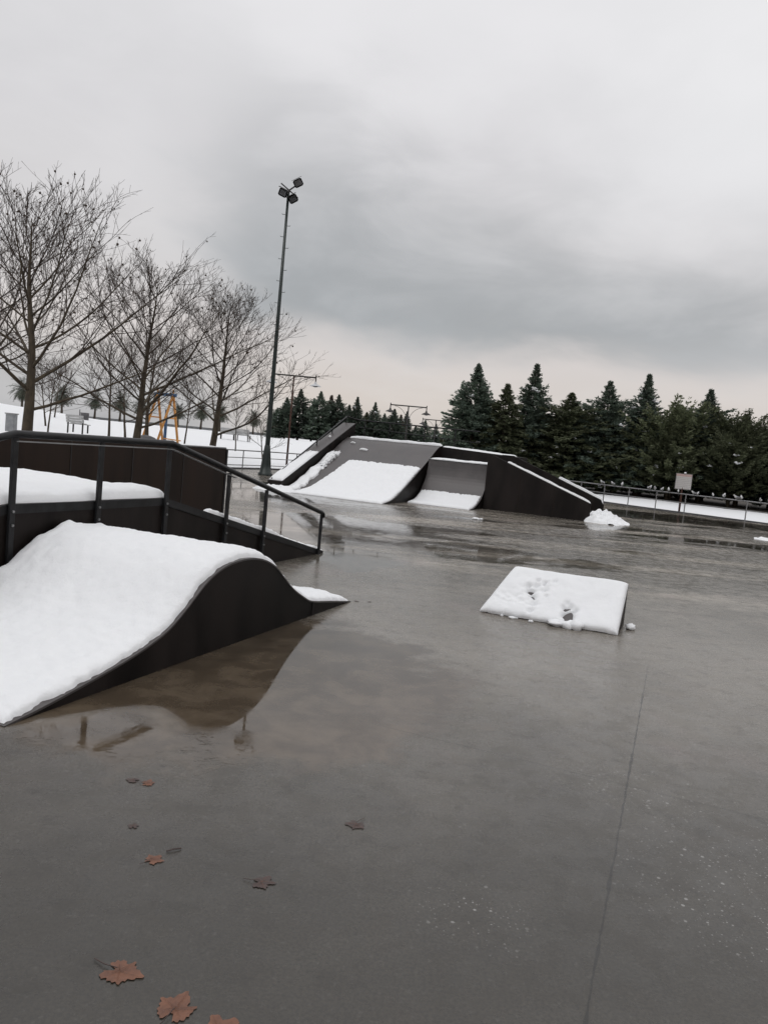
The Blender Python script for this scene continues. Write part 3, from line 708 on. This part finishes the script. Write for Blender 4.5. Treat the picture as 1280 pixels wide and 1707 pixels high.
def flood(c, face, roll):
    c = Vector(c); f = Vector(face).normalized(); x = f.cross(Vector((0, 0, 1))).normalized(); y = x.cross(f)
    x, y = x * math.cos(roll) + y * math.sin(roll), y * math.cos(roll) - x * math.sin(roll)
    m = MB(); rs = []
    for w_, h_, dd in ((.18, .15, .0), (.18, .15, -.05), (.14, .12, -.14), (.08, .07, -.20)):
        rs.append([c + x * w_ * sx + y * h_ * sy + f * dd for sx, sy in ((-1, -.7), (-.7, -1), (.7, -1), (1, -.7), (1, .7), (.7, 1), (-.7, 1), (-1, .7))])
    k = [p for r in rs for p in r]; fs = [tuple(range(24, 32))]
    for j in range(3):
        for i in range(8): fs.append((j * 8 + i, j * 8 + (i + 1) % 8, (j + 1) * 8 + (i + 1) % 8, (j + 1) * 8 + i))
    m.add(k, fs); h = m.build('floodlight', M['dark_metal'], mast)
    g = MB(); g.add([c + x * .135 * sx + y * .105 * sy - f * .008 for sx, sy in ((-1, -1), (1, -1), (1, 1), (-1, 1))], [(0, 1, 2, 3)])
    go = g.build('lens', M['glass'], h, at=origin(mast))
    g = MB(); g.prism([c + x * .21 + y * .165, c - x * .21 + y * .165, c - x * .21 + y * .15 + f * .12, c + x * .21 + y * .15 + f * .12], y * .012)
    g.build('visor', M['dark_metal'], h, at=origin(mast))
flood((MX - .20, MY - .12, 11.13), (-.25, -1, -.28), R(24))
flood((MX + .22, MY - .12, 10.93), (.15, -1, -.35), R(-33))
flood((MX + .36, MY - .05, 11.58), (.25, -1, -.15), R(-33))

# ------------------------------------------------------------------ street lamps
def street_lamp(label, loc, rot, rusty, H=4.85, half=1.2):
    t = thing('street_lamp', label, 'street lamp', (0, 0, 0), 'double-armed street lamps')
    p = M['rust'] if rusty else M['dark_metal']
    m = MB(); m.tube([(0, 0, -.3), (0, 0, H * .5), (0, 0, H)], [.06, .05, .04], 8); m.build('pole', p, t, smooth=True)
    m = MB(); m.tube([(-half, 0, H), (half, 0, H)], .04, 8)
    for s in (-1, 1): m.tube([(s * half, 0, H + .12), (s * half, 0, H - .22)], .035, 6)
    m.build('arm', M['dark_metal'], t)
    for s in (-1, 1):
        m = MB(); m.tube([(s * (.03 + .95 * (1 - math.cos(a))), 0, H - 1.2 + 1.15 * math.sin(a)) for a in [k / 8 * 1.5 for k in range(9)]], .014, 5)
        m.build('brace', M['dark_metal'], t)
        m = MB(); m.lathe((s * half, 0, H - .22), [(.035, .0), (.06, -.02), (.07, -.10), (.20, -.16), (.31, -.23), (.32, -.25), (.29, -.245), (.06, -.14)], 16)
        sh = m.build('lamp_shade', M['dark_metal'] if not rusty else M['shade_white'], t, smooth=True)
        m = MB(); m.blob((s * half, 0, H - .45), .16, .16, .07, 0, 0, 12, 6); m.build('bulb', M['glass'], sh, smooth=True)
    t.location = loc; t.rotation_euler = (0, 0, rot)
    return t
lamp = street_lamp('rust-brown street lamp with pale shades beside the floodlight mast', (-5.55, 42, .1), R(-2), True)
l2 = street_lamp('dark double street lamp rising behind the deck railing', (.95, 51, -.45), R(-8), False)
dup(l2, (3.9, 70, -.45), R(-6), 1., 'distant double street lamp at the edge of the dark conifers')

# ------------------------------------------------------------------ notice sign
SX, SY = 12.62, 33.0
sg = thing('notice_sign', 'pale square notice on a rusty post before the conifer fence', 'sign', (SX, SY, 0))
m = MB(); m.tube([(SX, SY, 0), (SX, SY, 1.1)], .045, 8); m.tube([(SX, SY + .03, 1.1), (SX, SY + .03, 1.62)], .03, 6); m.build('post', M['rust'], sg)
MB().box((SX + .02, SY - .03, 1.35), .66, .02, .64).build('panel', M['sign'], sg, bevel=.004)
MB().box((SX + .02, SY - .016, 1.35), .70, .015, .68).build('frame', M['galvanised'], sg)
crumbs('snow_lump', 'bit of snow on the top edge of the notice sign', [(0, 0, .05, .06)], 12).location = (SX + .05, SY - .03, 1.69)

# ------------------------------------------------------------------ gulls on the fence
def make_gull():
    t = thing('gull', 'small white gull with grey back perched on the conifer fence rail', 'bird', (0, 0, 0), 'gulls along the conifer fence')
    m = MB(); m.tube([(-.19, 0, .075), (-.13, 0, .085), (-.06, 0, .10), (.01, 0, .115), (.06, 0, .14), (.085, 0, .175), (.10, 0, .20), (.125, 0, .205), (.145, 0, .20), (.175, 0, .19)], [.012, .03, .055, .068, .058, .036, .033, .034, .02, .004], 10)
    for s in (-1, 1): m.tube([(.01, s * .022, .06), (.012, s * .022, .0), (.035, s * .022, .0)], [.007, .005, .005], 5)
    m.build('body', M['gull'], t, smooth=True)
    for s in (-1, 1):
        m = MB(); m.blob((-.055, s * .048, .125), .115, .018, .036, 0, 0, 10, 6); m.build('wing', M['gull_grey'], t, smooth=True)
    return t
gull = make_gull()
frail = [Vector(p + (.83 + .026,)) for p in [(6.8, 38.7), (9.2, 36.5), (10.8, 34.3), (12.6, 32.4), (14.4, 30.7), (16.6, 28.6), (20.2, 24.3)]]
def on_rail(x):
    for a, b_ in zip(frail, frail[1:]):
        if a.x <= x <= b_.x: return a.lerp(b_, (x - a.x) / (b_.x - a.x))
rg = random.Random(5); first = True
for x in (9.9, 10.25, 10.55, 11.45, 11.62, 11.85, 12.05, 12.35, 12.82, 12.95, 13.4, 13.72, 14.08, 14.22, 14.75, 14.98, 15.12, 15.3):
    p = on_rail(x); rz = rg.choice([R(40), R(60), R(220), R(240), R(130)]) + rg.uniform(-.3, .3); s = rg.uniform(.65, .9)
    if first: gull.location = p; gull.rotation_euler = (0, 0, rz); gull.scale = (.8,) * 3; first = False
    else: dup(gull, p, rz, s)

# ------------------------------------------------------------------ conifers
def conifer(seed, H, Rad, power, droop, material, name='conifer', nbr=300, base=.05, clump=.3, up=.35):
    rnd = random.Random(seed); t = thing(name, None, None, (0, 0, 0))
    m = MB(); m.tube([(0, 0, -.2), (.02, 0, H * .4), (0, .02, H * .98)], [.05 + H * .016, .03 + H * .009, .012], 7); m.build('trunk', M['bark'], t, smooth=True)
    c = MB(); tips = []
    for i in range(nbr):
        tt = base + (1 - base) * ((i + rnd.random()) / nbr) ** .9; z = H * tt
        a = i * 2.39996 + rnd.uniform(-.5, .5)
        prof = ((1 - tt) ** power) * min(1., .55 + (tt - base) * 4.5)
        ln = (Rad * prof * rnd.uniform(.72, 1.12) + .10) * (1 + clump * 1.4 * nz(math.cos(a) * 1.2 + seed, math.sin(a) * 1.2, z * .9))
        if tt > .80: ln = (.03 + 2.3 * (1 - tt) * Rad * .5) * (.6 + .6 * abs(math.sin(tt * 50. + seed))) * rnd.uniform(.6, 1.25)
        pitch = (-.15 + up * tt * 1.6) + rnd.uniform(-.15, .15)
        d = Vector((math.cos(a) * math.cos(pitch), math.sin(a) * math.cos(pitch), math.sin(pitch)))
        side = Vector((-math.sin(a), math.cos(a), 0))
        ns = 3 + int(ln * 5.5)
        def pt(s): return Vector((0, 0, z)) + d * (ln * s) + Vector((0, 0, -droop * ln * s * s + .10 * ln * s ** 4))
        for k in range(ns):
            s = .22 + .78 * (k + rnd.random()) / ns; p = pt(s)
            for q in range(6):
                lat = rnd.uniform(-1, 1)
                dd = (d * rnd.uniform(.3, 1.0) + side * lat * .9 + Vector((0, 0, rnd.uniform(-.45, .35)))).normalized()
                bl = rnd.uniform(.15, .32) * (1.1 - .72 * tt ** 1.5); wd = bl * rnd.uniform(.15, .26)
                x = dd.cross(Vector((rnd.uniform(-1, 1), rnd.uniform(-1, 1), rnd.uniform(.2, 1)))).normalized() * wd
                p0 = p + Vector((rnd.uniform(-.05, .05), rnd.uniform(-.05, .05), rnd.uniform(-.05, .05)))
                c.add([p0, p0 + dd * bl * .45 + x, p0 + dd * bl, p0 + dd * bl * .45 - x], [(0, 1, 2, 3)])
        tips.append((tt, pt(.82), ln))
    # leader
    c.tube([(0, 0, H * .93), (0, 0, H * 1.015)], [.03, .006], 5)
    c.build('crown', material, t)
    sn = MB(); rnd.shuffle(tips)
    for tt, p, ln in tips[:11]:
        if tt > .85 or tt < .12: continue
        r = rnd.uniform(.07, .17); sn.blob(p + Vector((0, 0, .02)), r * 1.3, r * 1.0, r * .55, rnd.random() * 40, 1.1, 9, 6)
    sn.build('snow', M['snow'], t, smooth=True)
    return t
KINDS = [
    conifer(1, 6.6, 2.15, .68, .10, M['needle_dark'], nbr=620, clump=.35),
    conifer(2, 5.8, 1.9, .72, .26, M['needle_olive'], nbr=420, clump=.45),
    conifer(3, 7.0, 1.65, .80, .05, M['needle_dark'], nbr=460, clump=.55, up=.45),
    conifer(4, 5.9, 2.4, .48, .12, M['needle_olive'], nbr=560, clump=.5, base=.1),
    conifer(5, 6.6, 2.1, .64, .10, M['needle_dark'], nbr=520, clump=.6, base=.08),
    conifer(6, 5.6, 1.35, .7, .1, M['needle_brown'], nbr=320, clump=.5, base=.04),
    conifer(9, 5.0, 2.5, .34, .02, M['needle_olive'], nbr=560, clump=.8, base=.16, up=.7),
]
HS = [6.6, 5.8, 7.0, 5.9, 6.6, 5.6, 5.0]
used = set()
def plant(k, x, y, h, label, group, z=None, wide=1., rz=None):
    s = h / HS[k]; r = rg.uniform(0, 6.28) if rz is None else rz
    z = terrain(x, y) if z is None else z
    if k not in used:
        used.add(k); o = KINDS[k]; o.location = (x, y, z); o.rotation_euler = (0, 0, r); o.scale = (s * wide, s * wide * 1.1, s)
    else: o = dup(KINDS[k], (x, y, z), r, (s * wide, s * wide, s))
    tag(o, label, 'tree', group)
    return o
ROW = 'conifers behind the metal fence'
plant(0, 4.65, 45, 6.75, 'broad dark conifer just behind the deck, first of the conifer row', ROW)
plant(1, 6.35, 44.2, 5.7, 'olive drooping conifer between the broad dark one and the tall spire', ROW, wide=1.1)
plant(2, 8.1, 45.5, 7.1, 'tallest narrow spire conifer behind the small quarter', ROW, wide=1.05)
plant(3, 10.2, 45, 5.6, 'dense dark conifer above the head of the access ramp', ROW, wide=1.15)
plant(4, 12.2, 44.5, 6.4, 'dark pointed conifer above the round-ended guard panel', ROW, wide=1.1)
plant(2, 14.4, 44.6, 7.0, 'tall thin-topped conifer left of the notice sign'.replace('left of', 'a little before'), ROW, wide=1.1)
plant(6, 16.0, 43.6, 5.3, 'bushy olive conifer directly behind the notice sign', ROW)
plant(4, 17.7, 43.8, 6.35, 'pointed conifer just past the notice sign', ROW, wide=1.1)
plant(6, 19.2, 42.4, 5.0, 'low rounded olive conifer second past the notice sign', ROW)
plant(4, 20.7, 41.6, 5.2, 'dark conifer third past the notice sign', ROW, wide=1.2)
plant(6, 22.4, 40.6, 5.2, 'olive conifer at the picture edge of the conifer row', ROW, wide=1.1)
BACK = 'second row of conifers, filling gaps behind the first'
for k, x, y, h in ((4, 9.2, 48.5, 5.2), (3, 11.2, 48, 5.3), (4, 13.3, 47.6, 5.4), (3, 15.4, 47, 5.3), (0, 16.9, 46.6, 5.4), (3, 18.6, 45.5, 5.2), (4, 20.2, 44.5, 5.1), (3, 21.8, 43.5, 5.1), (0, 23.8, 43, 5.4), (1, 5.6, 47.5, 5.2), (3, 12.9, 44.2, 3.6), (6, 15.6, 43.0, 3.8), (6, 18.3, 41.2, 4.0), (6, 20.9, 39.4, 4.1), (6, 23.2, 37.4, 4.0), (3, 10.9, 45.0, 3.4)):
    plant(k, x, y, h, 'conifer partly hidden among the close-set dark row behind the fence', BACK, wide=1.15)
FAR = 'far conifers across the park'
for i, (k, x, y, h) in enumerate(((0, -11.9, 86, 4.6), (4, -10.3, 85, 5.6), (2, -9.1, 88, 4.9), (4, -8.0, 84, 5.5), (5, -7.0, 86, 5.3), (4, -6.1, 85, 5.4), (0, -5.0, 87, 4.5), (2, -4.1, 86, 5.4), (3, -3.0, 88, 4.0), (2, -2.1, 87, 5.2), (4, -1.0, 90, 4.3), (0, 0.1, 86, 4.9), (5, .9, 88, 4.6), (2, 1.6, 90, 5.3), (0, 2.8, 92, 4.0), (4, 3.8, 90, 4.9), (2, 5.2, 92, 4.8), (3, 6.4, 94, 4.2), (2, 7.4, 92, 4.9), (0, -13.2, 88, 3.4))):
    plant(k, x * 1.3, y * 1.3, 1.3 * h * (1 - .02 * max(0, x)), 'hazy reddish far conifer beyond the deck railing' if k == 5 else 'hazy grey-green far conifer beyond the deck railing', FAR + (', reddish ones' if k == 5 else ''), wide=1.15)
for k, o in enumerate(KINDS):
    if k not in used: raise RuntimeError('unused kind')

# ------------------------------------------------------------------ bare plane trees
def bare_tree(seed, H, trunk_h, spread, lean=(.05, 0), n1=17, balls=160, name='bare_tree', tr=.16, detail=3, n2=8, n3=5):
    rnd = random.Random(seed); t = thing(name, None, None, (0, 0, 0))
    tm, cm, sm2 = MB(), MB(), MB(); tips = []
    def branch(p, d, ln, r0_, r1_, nseg, wob, curve, sides, mb):
        pts, rad = [Vector(p)], [r0_]; d = Vector(d).normalized()
        for i in range(nseg):
            d = (d + Vector((rnd.uniform(-wob, wob), rnd.uniform(-wob, wob), rnd.uniform(-wob, wob) + curve))).normalized()
            pts.append(pts[-1] + d * ln / nseg); rad.append(r0_ + (r1_ - r0_) * (i + 1) / nseg)
        mb.tube(pts, rad, sides, cap=False)
        return pts, rad
    def along(pts, s):
        f = s * (len(pts) - 1); i = min(int(f), len(pts) - 2); return pts[i].lerp(pts[i + 1], f - i), (pts[i + 1] - pts[i]).normalized()
    def splay(d, ang, az_):
        x = d.cross(Vector((0, 0, 1)) if abs(d.z) < .95 else Vector((1, 0, 0))).normalized(); y = d.cross(x)
        return d * math.cos(ang) + (x * math.cos(az_) + y * math.sin(az_)) * math.sin(ang)
    lead, lr = branch((0, 0, -.3), (lean[0], lean[1], 1), H * .97, tr, .010, 16, .055, .02, 8, tm)
    for i in range(n1):
        s = trunk_h / H + (.97 - trunk_h / H) * (i / (n1 - 1)) ** .85
        p, d = along(lead, s); rel = (s - trunk_h / H) / (1 - trunk_h / H)
        az_ = i * 2.4 + rnd.uniform(-.4, .4); ang = R(66) * (1 - rel) + R(30) * rel + rnd.uniform(-.18, .18)
        d1 = Vector((math.cos(az_) * math.sin(ang), math.sin(az_) * math.sin(ang), math.cos(ang)))
        ln = spread * (1 - rel) ** .7 * rnd.uniform(.75, 1.2) + .55
        r1 = max(.016, tr * .42 * (1 - rel) * rnd.uniform(.7, 1.05))
        q, qr = branch(p, d1, ln, r1, .007, 9, .12, .048, 6, tm if r1 > .035 else cm)
        for j in range(int(n2 * (.25 + .75 * ln / spread)) + 2):
            s2 = .18 + .82 * (j + rnd.random() * .8) / (n2 * (.25 + .75 * ln / spread) + 2); p2, dd = along(q, min(.99, s2))
            d2 = splay(dd, rnd.uniform(.45, .95), rnd.uniform(0, 6.28)); d2.z += .18
            l2_ = ln * .40 * (1 - .55 * s2) * rnd.uniform(.6, 1.25) + .28
            q2, _ = branch(p2, d2, l2_, max(.008, r1 * .38 * (1 - .6 * s2)), .005, 5, .16, .06, 4, cm)
            for k in range(n3 if rel < .75 else max(2, n3 - 3)):
                s3 = .25 + .75 * (k + rnd.random()) / n3; p3, dd3 = along(q2, min(.98, s3))
                d3 = splay(dd3, rnd.uniform(.4, .9), rnd.uniform(0, 6.28)); d3.z += .2
                l3 = l2_ * .55 * rnd.uniform(.5, 1.2) + .14
                q3, _ = branch(p3, d3, l3, .0065, .004, 3, .2, .08, 3, cm); tips.append(q3[-1])
                if detail > 2:
                    for e in range(2):
                        p4, dd4 = along(q3, rnd.uniform(.3, .9)); d4 = splay(dd4, rnd.uniform(.4, .9), rnd.uniform(0, 6.28)); d4.z += .15
                        q4, _ = branch(p4, d4, rnd.uniform(.10, .26), .0048, .0036, 2, .2, .1, 3, cm); tips.append(q4[-1])
    tm.build('trunk', M['bark'], t, smooth=True); cm.build('crown', M['twig'], t)
    if balls:
        up = [p for p in tips if p.z > H * .45]; rnd.shuffle(up)
        for p in up[:balls]:
            r = rnd.uniform(.022, .042); sm2.blob(p - Vector((0, 0, .07)), r, r, r * 1.1, rnd.random() * 9, .4, 6, 4)
        o = sm2.build('seed_ball', M['seed'], t); o['kind'] = 'stuff'
    return t
def put(o, x, y, z, rz=0., s=1.):
    o.location = (x, y, z); o.rotation_euler = (0, 0, rz); o.scale = (s,) * 3
BT = 'bare plane trees along the snowy edge'
T1 = tag(bare_tree(11, 9.3, 2.1, 6.0, (.07, 0), n1=30, tr=.20, n2=10, n3=5, balls=110), 'largest bare plane tree behind the funbox handrail', 'tree', BT); put(T1, -12.35, 26, .1, 0, .92); T1.scale = (1.08, 1.08, .92)
T2 = tag(bare_tree(23, 8.3, 1.75, 5.4, (.075, 0), n1=28, tr=.17, n2=9, n3=5, balls=100), 'bare plane tree standing before the orange swing frame', 'tree', BT); put(T2, -10.3, 31, .15, R(40), .92); T2.scale = (1.12, 1.12, .9)
T3 = tag(bare_tree(37, 8.4, 1.7, 4.6, (.07, 0), n1=28, tr=.16, n2=9, n3=5, balls=100), 'bare plane tree between the orange swing frame and the floodlight mast', 'tree', BT); put(T3, -8.35, 36, .15, R(-30), .90); T3.scale = (1.1, 1.1, .9)
dup(T2, (-15.9, 28.6, .3), R(130), (1.1, 1.1, .95), 'bare plane tree cut by the picture edge beside the largest one')
dup(T1, (-13.9, 44, .75), R(200), .62, 'smaller bare tree farther back between the two largest trunks')
YT = 'young thin trees on the snow'
y1 = tag(bare_tree(51, 3.6, 1.45, 1.3, (.03, 0), n1=11, balls=0, tr=.055, detail=2, n2=5, n3=3, name='young_tree'), 'thin young tree with upright twigs beside the pale bench', 'tree', YT); put(y1, -17.8, 40, .7)
y2 = tag(bare_tree(57, 3.9, 1.2, 1.7, (-.12, 0), n1=10, balls=0, tr=.075, detail=2, n2=6, n3=3, name='young_tree'), 'leaning young tree just before the orange swing frame', 'tree', YT); put(y2, -13.7, 40, .7)
dup(y1, (-11.2, 42, .75), R(70), .95, 'slim sapling just past the orange swing frame')
dup(y1, (-14.8, 40.5, .7), R(150), 1.35, 'straight tall sapling between the bench and the swing frame')
dup(y2, (-6.75, 41.5, .2), R(20), .62, 'small forked sapling close to the floodlight mast')
dup(y1, (-9.4, 47, .7), R(260), .8, 'slim sapling behind the bare plane tree near the mast')
dup(y2, (-21.5, 48, .9), R(90), .9, 'spreading young tree on the snowy slope')
dup(y1, (-24.5, 56, 1.3), R(10), 1.1, 'far young tree on the snowy slope near the round bin')

# ------------------------------------------------------------------ palms
def palm():
    rnd = random.Random(77); t = thing('palm_tree', None, None, (0, 0, 0), 'palms in a row along the shore')
    m = MB(); m.tube([(0, 0, -.2), (.05, 0, 1.2), (.02, 0, 2.6)], [.17, .12, .14], 8); m.build('trunk', M['palm_trunk'], t, smooth=True)
    c = MB()
    for i in range(64):
        a = i * 2.4 + rnd.uniform(-.2, .2); el0 = R(80) - R(150) * (i / 64) + rnd.uniform(-.12, .12); ln = rnd.uniform(1.25, 1.7) * (1.15 if i < 46 else .9)
        p = Vector((0, 0, 2.65)); d = Vector((math.cos(a) * math.cos(el0), math.sin(a) * math.cos(el0), math.sin(el0))); side = Vector((-math.sin(a), math.cos(a), 0))
        pts = [p.copy()]
        for k in range(6):
            d = (d + Vector((0, 0, -.22))).normalized(); p = p + d * ln / 6; pts.append(p.copy())
        for k in range(1, 6):
            for s in (-1, 1):
                for q in (0, .5):
                    b0 = pts[k].lerp(pts[k + 1], q); wl = (.42 if k < 5 else .25) * rnd.uniform(.7, 1.1)
                    e = b0 + side * s * wl + (pts[k + 1] - pts[k]).normalized() * .16 + Vector((0, 0, -.12 * rnd.random()))
                    c.add([b0, b0 + (pts[k + 1] - pts[k]) * .35, e], [(0, 1, 2)])
        c.tube(pts, [.025, .02, .016, .012, .01, .008, .004], 3)
    c.build('crown', M['palm_leaf'], t); return t
pm = palm(); first = True
for px_, s, lab in ((-19.0, 1.1, 'hazy shore palm close to the floodlight mast'), (-22.7, .97, 'hazy shore palm second from the floodlight mast'), (-27.1, 1.08, 'hazy shore palm just past the trunk of the middle plane tree'), (-31.1, 1.1, 'hazy shore palm between the swing frame and the plane tree'), (-34.3, .95, 'hazy shore palm seen through the orange swing frame'), (-39.8, 1.05, 'hazy shore palm just before the orange swing frame'), (-44.0, 1.2, 'hazy shore palm above the leaning young tree'), (-49.2, 1.15, 'hazy shore palm over the round bin'), (-53.4, 1.25, 'hazy shore palm above the pale bench'), (-58.4, 1.3, 'hazy shore palm by the largest bare tree'), (-16.4, .95, 'hazy shore palm peeping past the mast')):
    yy = 116 + 3 * math.sin(px_); yy *= 1.75; x_ = px_ * .93 * 1.75; z = terrain(x_, yy)
    if first: put(pm, x_, yy, z, 0, s * 1.75); pm['label'] = lab; pm['category'] = 'palm'; first = False
    else: dup(pm, (x_, yy, z), px_, s * 1.75, lab)

# ------------------------------------------------------------------ playground and park furniture
sw = thing('swing_frame', 'orange A-shaped swing frame with a blue top bar', 'playground frame', (-13.2, 45, .7))
zt, zb = 3.45, .55
for xa in (-13.75, -12.85):
    for dx, dy in ((-.62, -.5), (.30, .6)):
        MB().tube([(xa, 45, zt), (xa + dx, 45 + dy, zb)], .075, 8).build('leg', M['orange'], sw, smooth=True)
    MB().tube([(xa - .31, 44.75, 2.05), (xa + .15, 45.3, 2.05)], .045, 6).build('brace', M['orange'], sw)
    MB().tube([(xa, 45, zt - .05), (xa - .02, 45, zt + .28)], .05, 6).build('finial', M['orange'], sw)
MB().tube([(-13.95, 45, zt - .05), (-12.65, 45, zt - .05)], .09, 8).build('top_bar', M['blue'], sw, smooth=True)
MB().box((-13.2, 45.1, 1.55), .16, .12, 2.0).build('pillar', M['blue'], sw, bevel=.02)
MB().tube([(-13.2, 44.9, .85), (-12.2, 44.9, .8)], .04, 6).build('foot_bar', M['orange'], sw)
MB().blob((-13.55, 42.6, .62), .75, .5, .34, 4, .3, 14, 8).build('play_mound', M['stone'], smooth=True)
tag(bpy.data.objects['play_mound'], 'low dark mound in the snow beside the orange swing frame', 'mound')

def bench(label, loc, rz):
    t = thing('park_bench', label, 'bench', (0, 0, 0), 'pale park benches on the snow')
    m = MB()
    for k in range(4): m.box((0, -.22 + k * .13, .45), 1.2, .11, .04)
    m.build('seat', M['bench_paint'], t)
    m = MB()
    for k in range(3): m.box((0, .26 + k * .03, .58 + k * .14), 1.2, .03, .125)
    m.build('backrest', M['bench_paint'], t)
    for s in (-1, 1):
        m = MB(); m.box((s * .5, -.18, .21), .06, .06, .44); m.box((s * .5, .22, .38), .06, .06, .9); m.build('leg', M['dark_metal'], t)
    m = MB(); m.blob((0, -.03, .49), .58, .24, .05, 3, .3, 14, 6); m.build('snow', M['snow'], t, smooth=True)
    t.location = loc; t.rotation_euler = (0, 0, rz); return t
b1 = bench('pale bench with snow on its seat beside the thin young tree', (-17.05, 42, .78), R(160))
dup(b1, (-12.7, 60, .95), R(200), 1., 'far pale bench just before the middle plane tree base')
dup(b1, (-11.6, 60.5, .95), R(170), 1., 'far pale bench nearer the floodlight mast')
gb = thing('utility_box', 'grey utility cabinet on the snow near the largest plane tree', 'cabinet', (-17.75, 36, .6))
MB().box((-17.75, 36, 1.05), .42, .32, .8).build('body', M['grey_box'], gb, bevel=.02)
MB().box((-17.75, 35.83, 1.05), .34, .012, .66).build('door', M['grey_box'], gb)
MB().box((-17.75, 36, 1.48), .48, .38, .05).build('lid', M['galvanised'], gb)
bn = thing('litter_bin', 'round dark litter bin on the far snowy slope', 'bin', (-23.9, 60, 1.2))
m = MB(); m.lathe((-23.9, 60, 1.2), [(.24, .1), (.30, .15), (.32, .75), (.29, .78)], 14); m.build('body', M['stone'], bn, smooth=True)
m = MB(); m.tube([(-24.3, 60, 1.0), (-24.3, 60, 2.2)], .03, 6); m.tube([(-24.3, 60, 1.95), (-23.9, 60, 1.95)], .02, 6); m.build('post', M['dark_metal'], bn)
swl = MB()
for k in range(30):
    x0, x1 = -150 + k * 4.8, -150 + k * 4.8 + 4.77; swl.box(((x0 + x1) / 2, 219, 1.2 + .02 * (k % 2)), 4.77, .6, 1.5)
o = swl.build('sea_wall', M['sea_wall']); tag(o, 'low grey sea wall along the shore behind the palms', 'wall', kind='thing')

# ------------------------------------------------------------------ fallen leaves
def leaf_mesh(rnd, s, curl):
    lobes = [(-2.25, .66), (-1.15, .92), (0, 1.0), (1.15, .95), (2.25, .62)]
    lob2 = [(c + rnd.uniform(-.12, .12), h * rnd.uniform(.72, 1.12)) for c, h in lobes]
    tear = rnd.uniform(-2.4, 2.4)
    pts = []
    N = 56
    for i in range(N):
        a = -math.pi + 2 * math.pi * i / N; r = .60
        for c, h in lob2:
            dlt = abs((a - c + math.pi) % (2 * math.pi) - math.pi); r = max(r, h * (1 - dlt / .62) * .50 + .50 * min(1, h + .1) if dlt < .62 else 0)
        r *= 1 + .07 * math.sin(a * 17 + rnd.random()) + rnd.uniform(-.03, .03)
        if abs(a - tear) < .16: r *= .72
        if abs(a) > 2.85: r = .22
        pts.append((r * math.cos(a), r * math.sin(a)))
    vs = [(0, 0, .0025)]; fs = []
    for k in (.5, 1.):
        for x, y in pts:
            x2, y2 = x * k, y * k; z = .0025 + curl * s * (.5 * (x2 * x2) * .5 + .35 * abs(y2) * y2 * y2) + .02 * s * k * abs(nz(x2 * 3, y2 * 3, s))
            vs.append((x2 * s, y2 * s, z))
    for i in range(N):
        j = (i + 1) % N; fs.append((0, 1 + i, 1 + j)); fs.append((1 + i, 1 + N + i, 1 + N + j, 1 + j))
    return vs, fs
def leaf(label, x, y, s, rz, dark=False, curl=.04, squash=1.):
    rnd = random.Random(int(x * 100) + 7); t = thing('fallen_leaf', label, 'leaf', (x, y, 0), 'fallen plane leaves on the wet concrete')
    vs, fs = leaf_mesh(rnd, s, curl); m = MB(); c, sn = math.cos(rz), math.sin(rz)
    rot = lambda p: Vector((x + (p[0] * c - p[1] * sn), y + (p[0] * sn + p[1] * c) * squash, p[2]))
    mt = M['leaf_dark'] if dark else M['leaf']
    m.add([rot(p) for p in vs], fs); m.build('blade', mt, t, smooth=True)
    st = MB(); st.tube([rot((-.1 * s, 0, .012)), rot((-.7 * s, .05 * s, .008)), rot((-1.25 * s, .2 * s, .006))], s * .02, 5); st.build('stem', M['leaf_dark'], t)
    vn = MB()
    for c_, h in ((-1.15, .75), (0, .9), (1.15, .75), (-2.2, .4), (2.2, .4)):
        q = [(h * s * k * math.cos(c_), h * s * k * math.sin(c_)) for k in (.02, .5, .95)]
        vn.tube([rot((a, b_, .005 + curl * s * (.25 * a * a / s / s * 1. + .35 * abs(b_ / s) ** 3) + .03 * s)) for a, b_ in q], [s * .014, s * .010, s * .004], 4)
    vn.build('vein', M['leaf'], t)
    return t
leaf('large orange leaf with pointed lobes at the bottom of the picture', -.66, 2.18, .080, R(-15))
leaf('orange leaf with a white fleck near the bottom edge', -.455, 2.05, .082, R(75))
leaf('orange leaf cut by the bottom edge of the picture', -.315, 1.985, .07, R(120))
leaf('small rounded orange leaf alone between large leaf and puddle', -.75, 2.79, .046, R(60))
leaf('small bright orange leaf touching a faded one', -.965, 3.41, .042, R(20))
leaf('faded brown leaf touching a small bright one', -1.035, 3.425, .038, R(170), True)
leaf('tiny sunken dark leaf between the pair and the rounded leaf', -.90, 3.02, .03, R(100), True)
leaf('dark soaked leaf alone toward the middle of the concrete', .01, 3.21, .056, R(250), True)
leaf('flat dark brown leaf with ragged outline on bare concrete', -.32, 2.71, .056, R(0), True)
leaf('tiny dark leaf scrap just off the pointed tip of the hump', -.2, 7.95, .035, R(40), True)
leaf('second dark leaf scrap a hand beyond the hump tip', -.06, 7.98, .028, R(140), True)
tw = MB(); tw.tube([(-.715, 2.855, .005), (-.69, 2.87, .008), (-.665, 2.885, .005)], .003, 5); tag(tw.build('twig', M['leaf_dark']), 'short dark twig beside the small rounded leaf', 'twig')

# ------------------------------------------------------------------ haze
hz_ = bpy.data.materials.new('haze_air'); hz_.use_nodes = True; ht = hz_.node_tree; ht.nodes.clear()
pv = ht.nodes.new('ShaderNodeVolumePrincipled'); pv.inputs['Color'].default_value = (.74, .77, .81, 1); pv.inputs['Density'].default_value = .0044; pv.inputs['Anisotropy'].default_value = .2
ho = ht.nodes.new('ShaderNodeOutputMaterial'); ht.links.new(pv.outputs[0], ho.inputs['Volume'])
hb_ = MB(); hb_.box((0, 500, 5.8), 3900, 2900, 16.8)
tag(hb_.build('haze', hz_), kind='stuff')
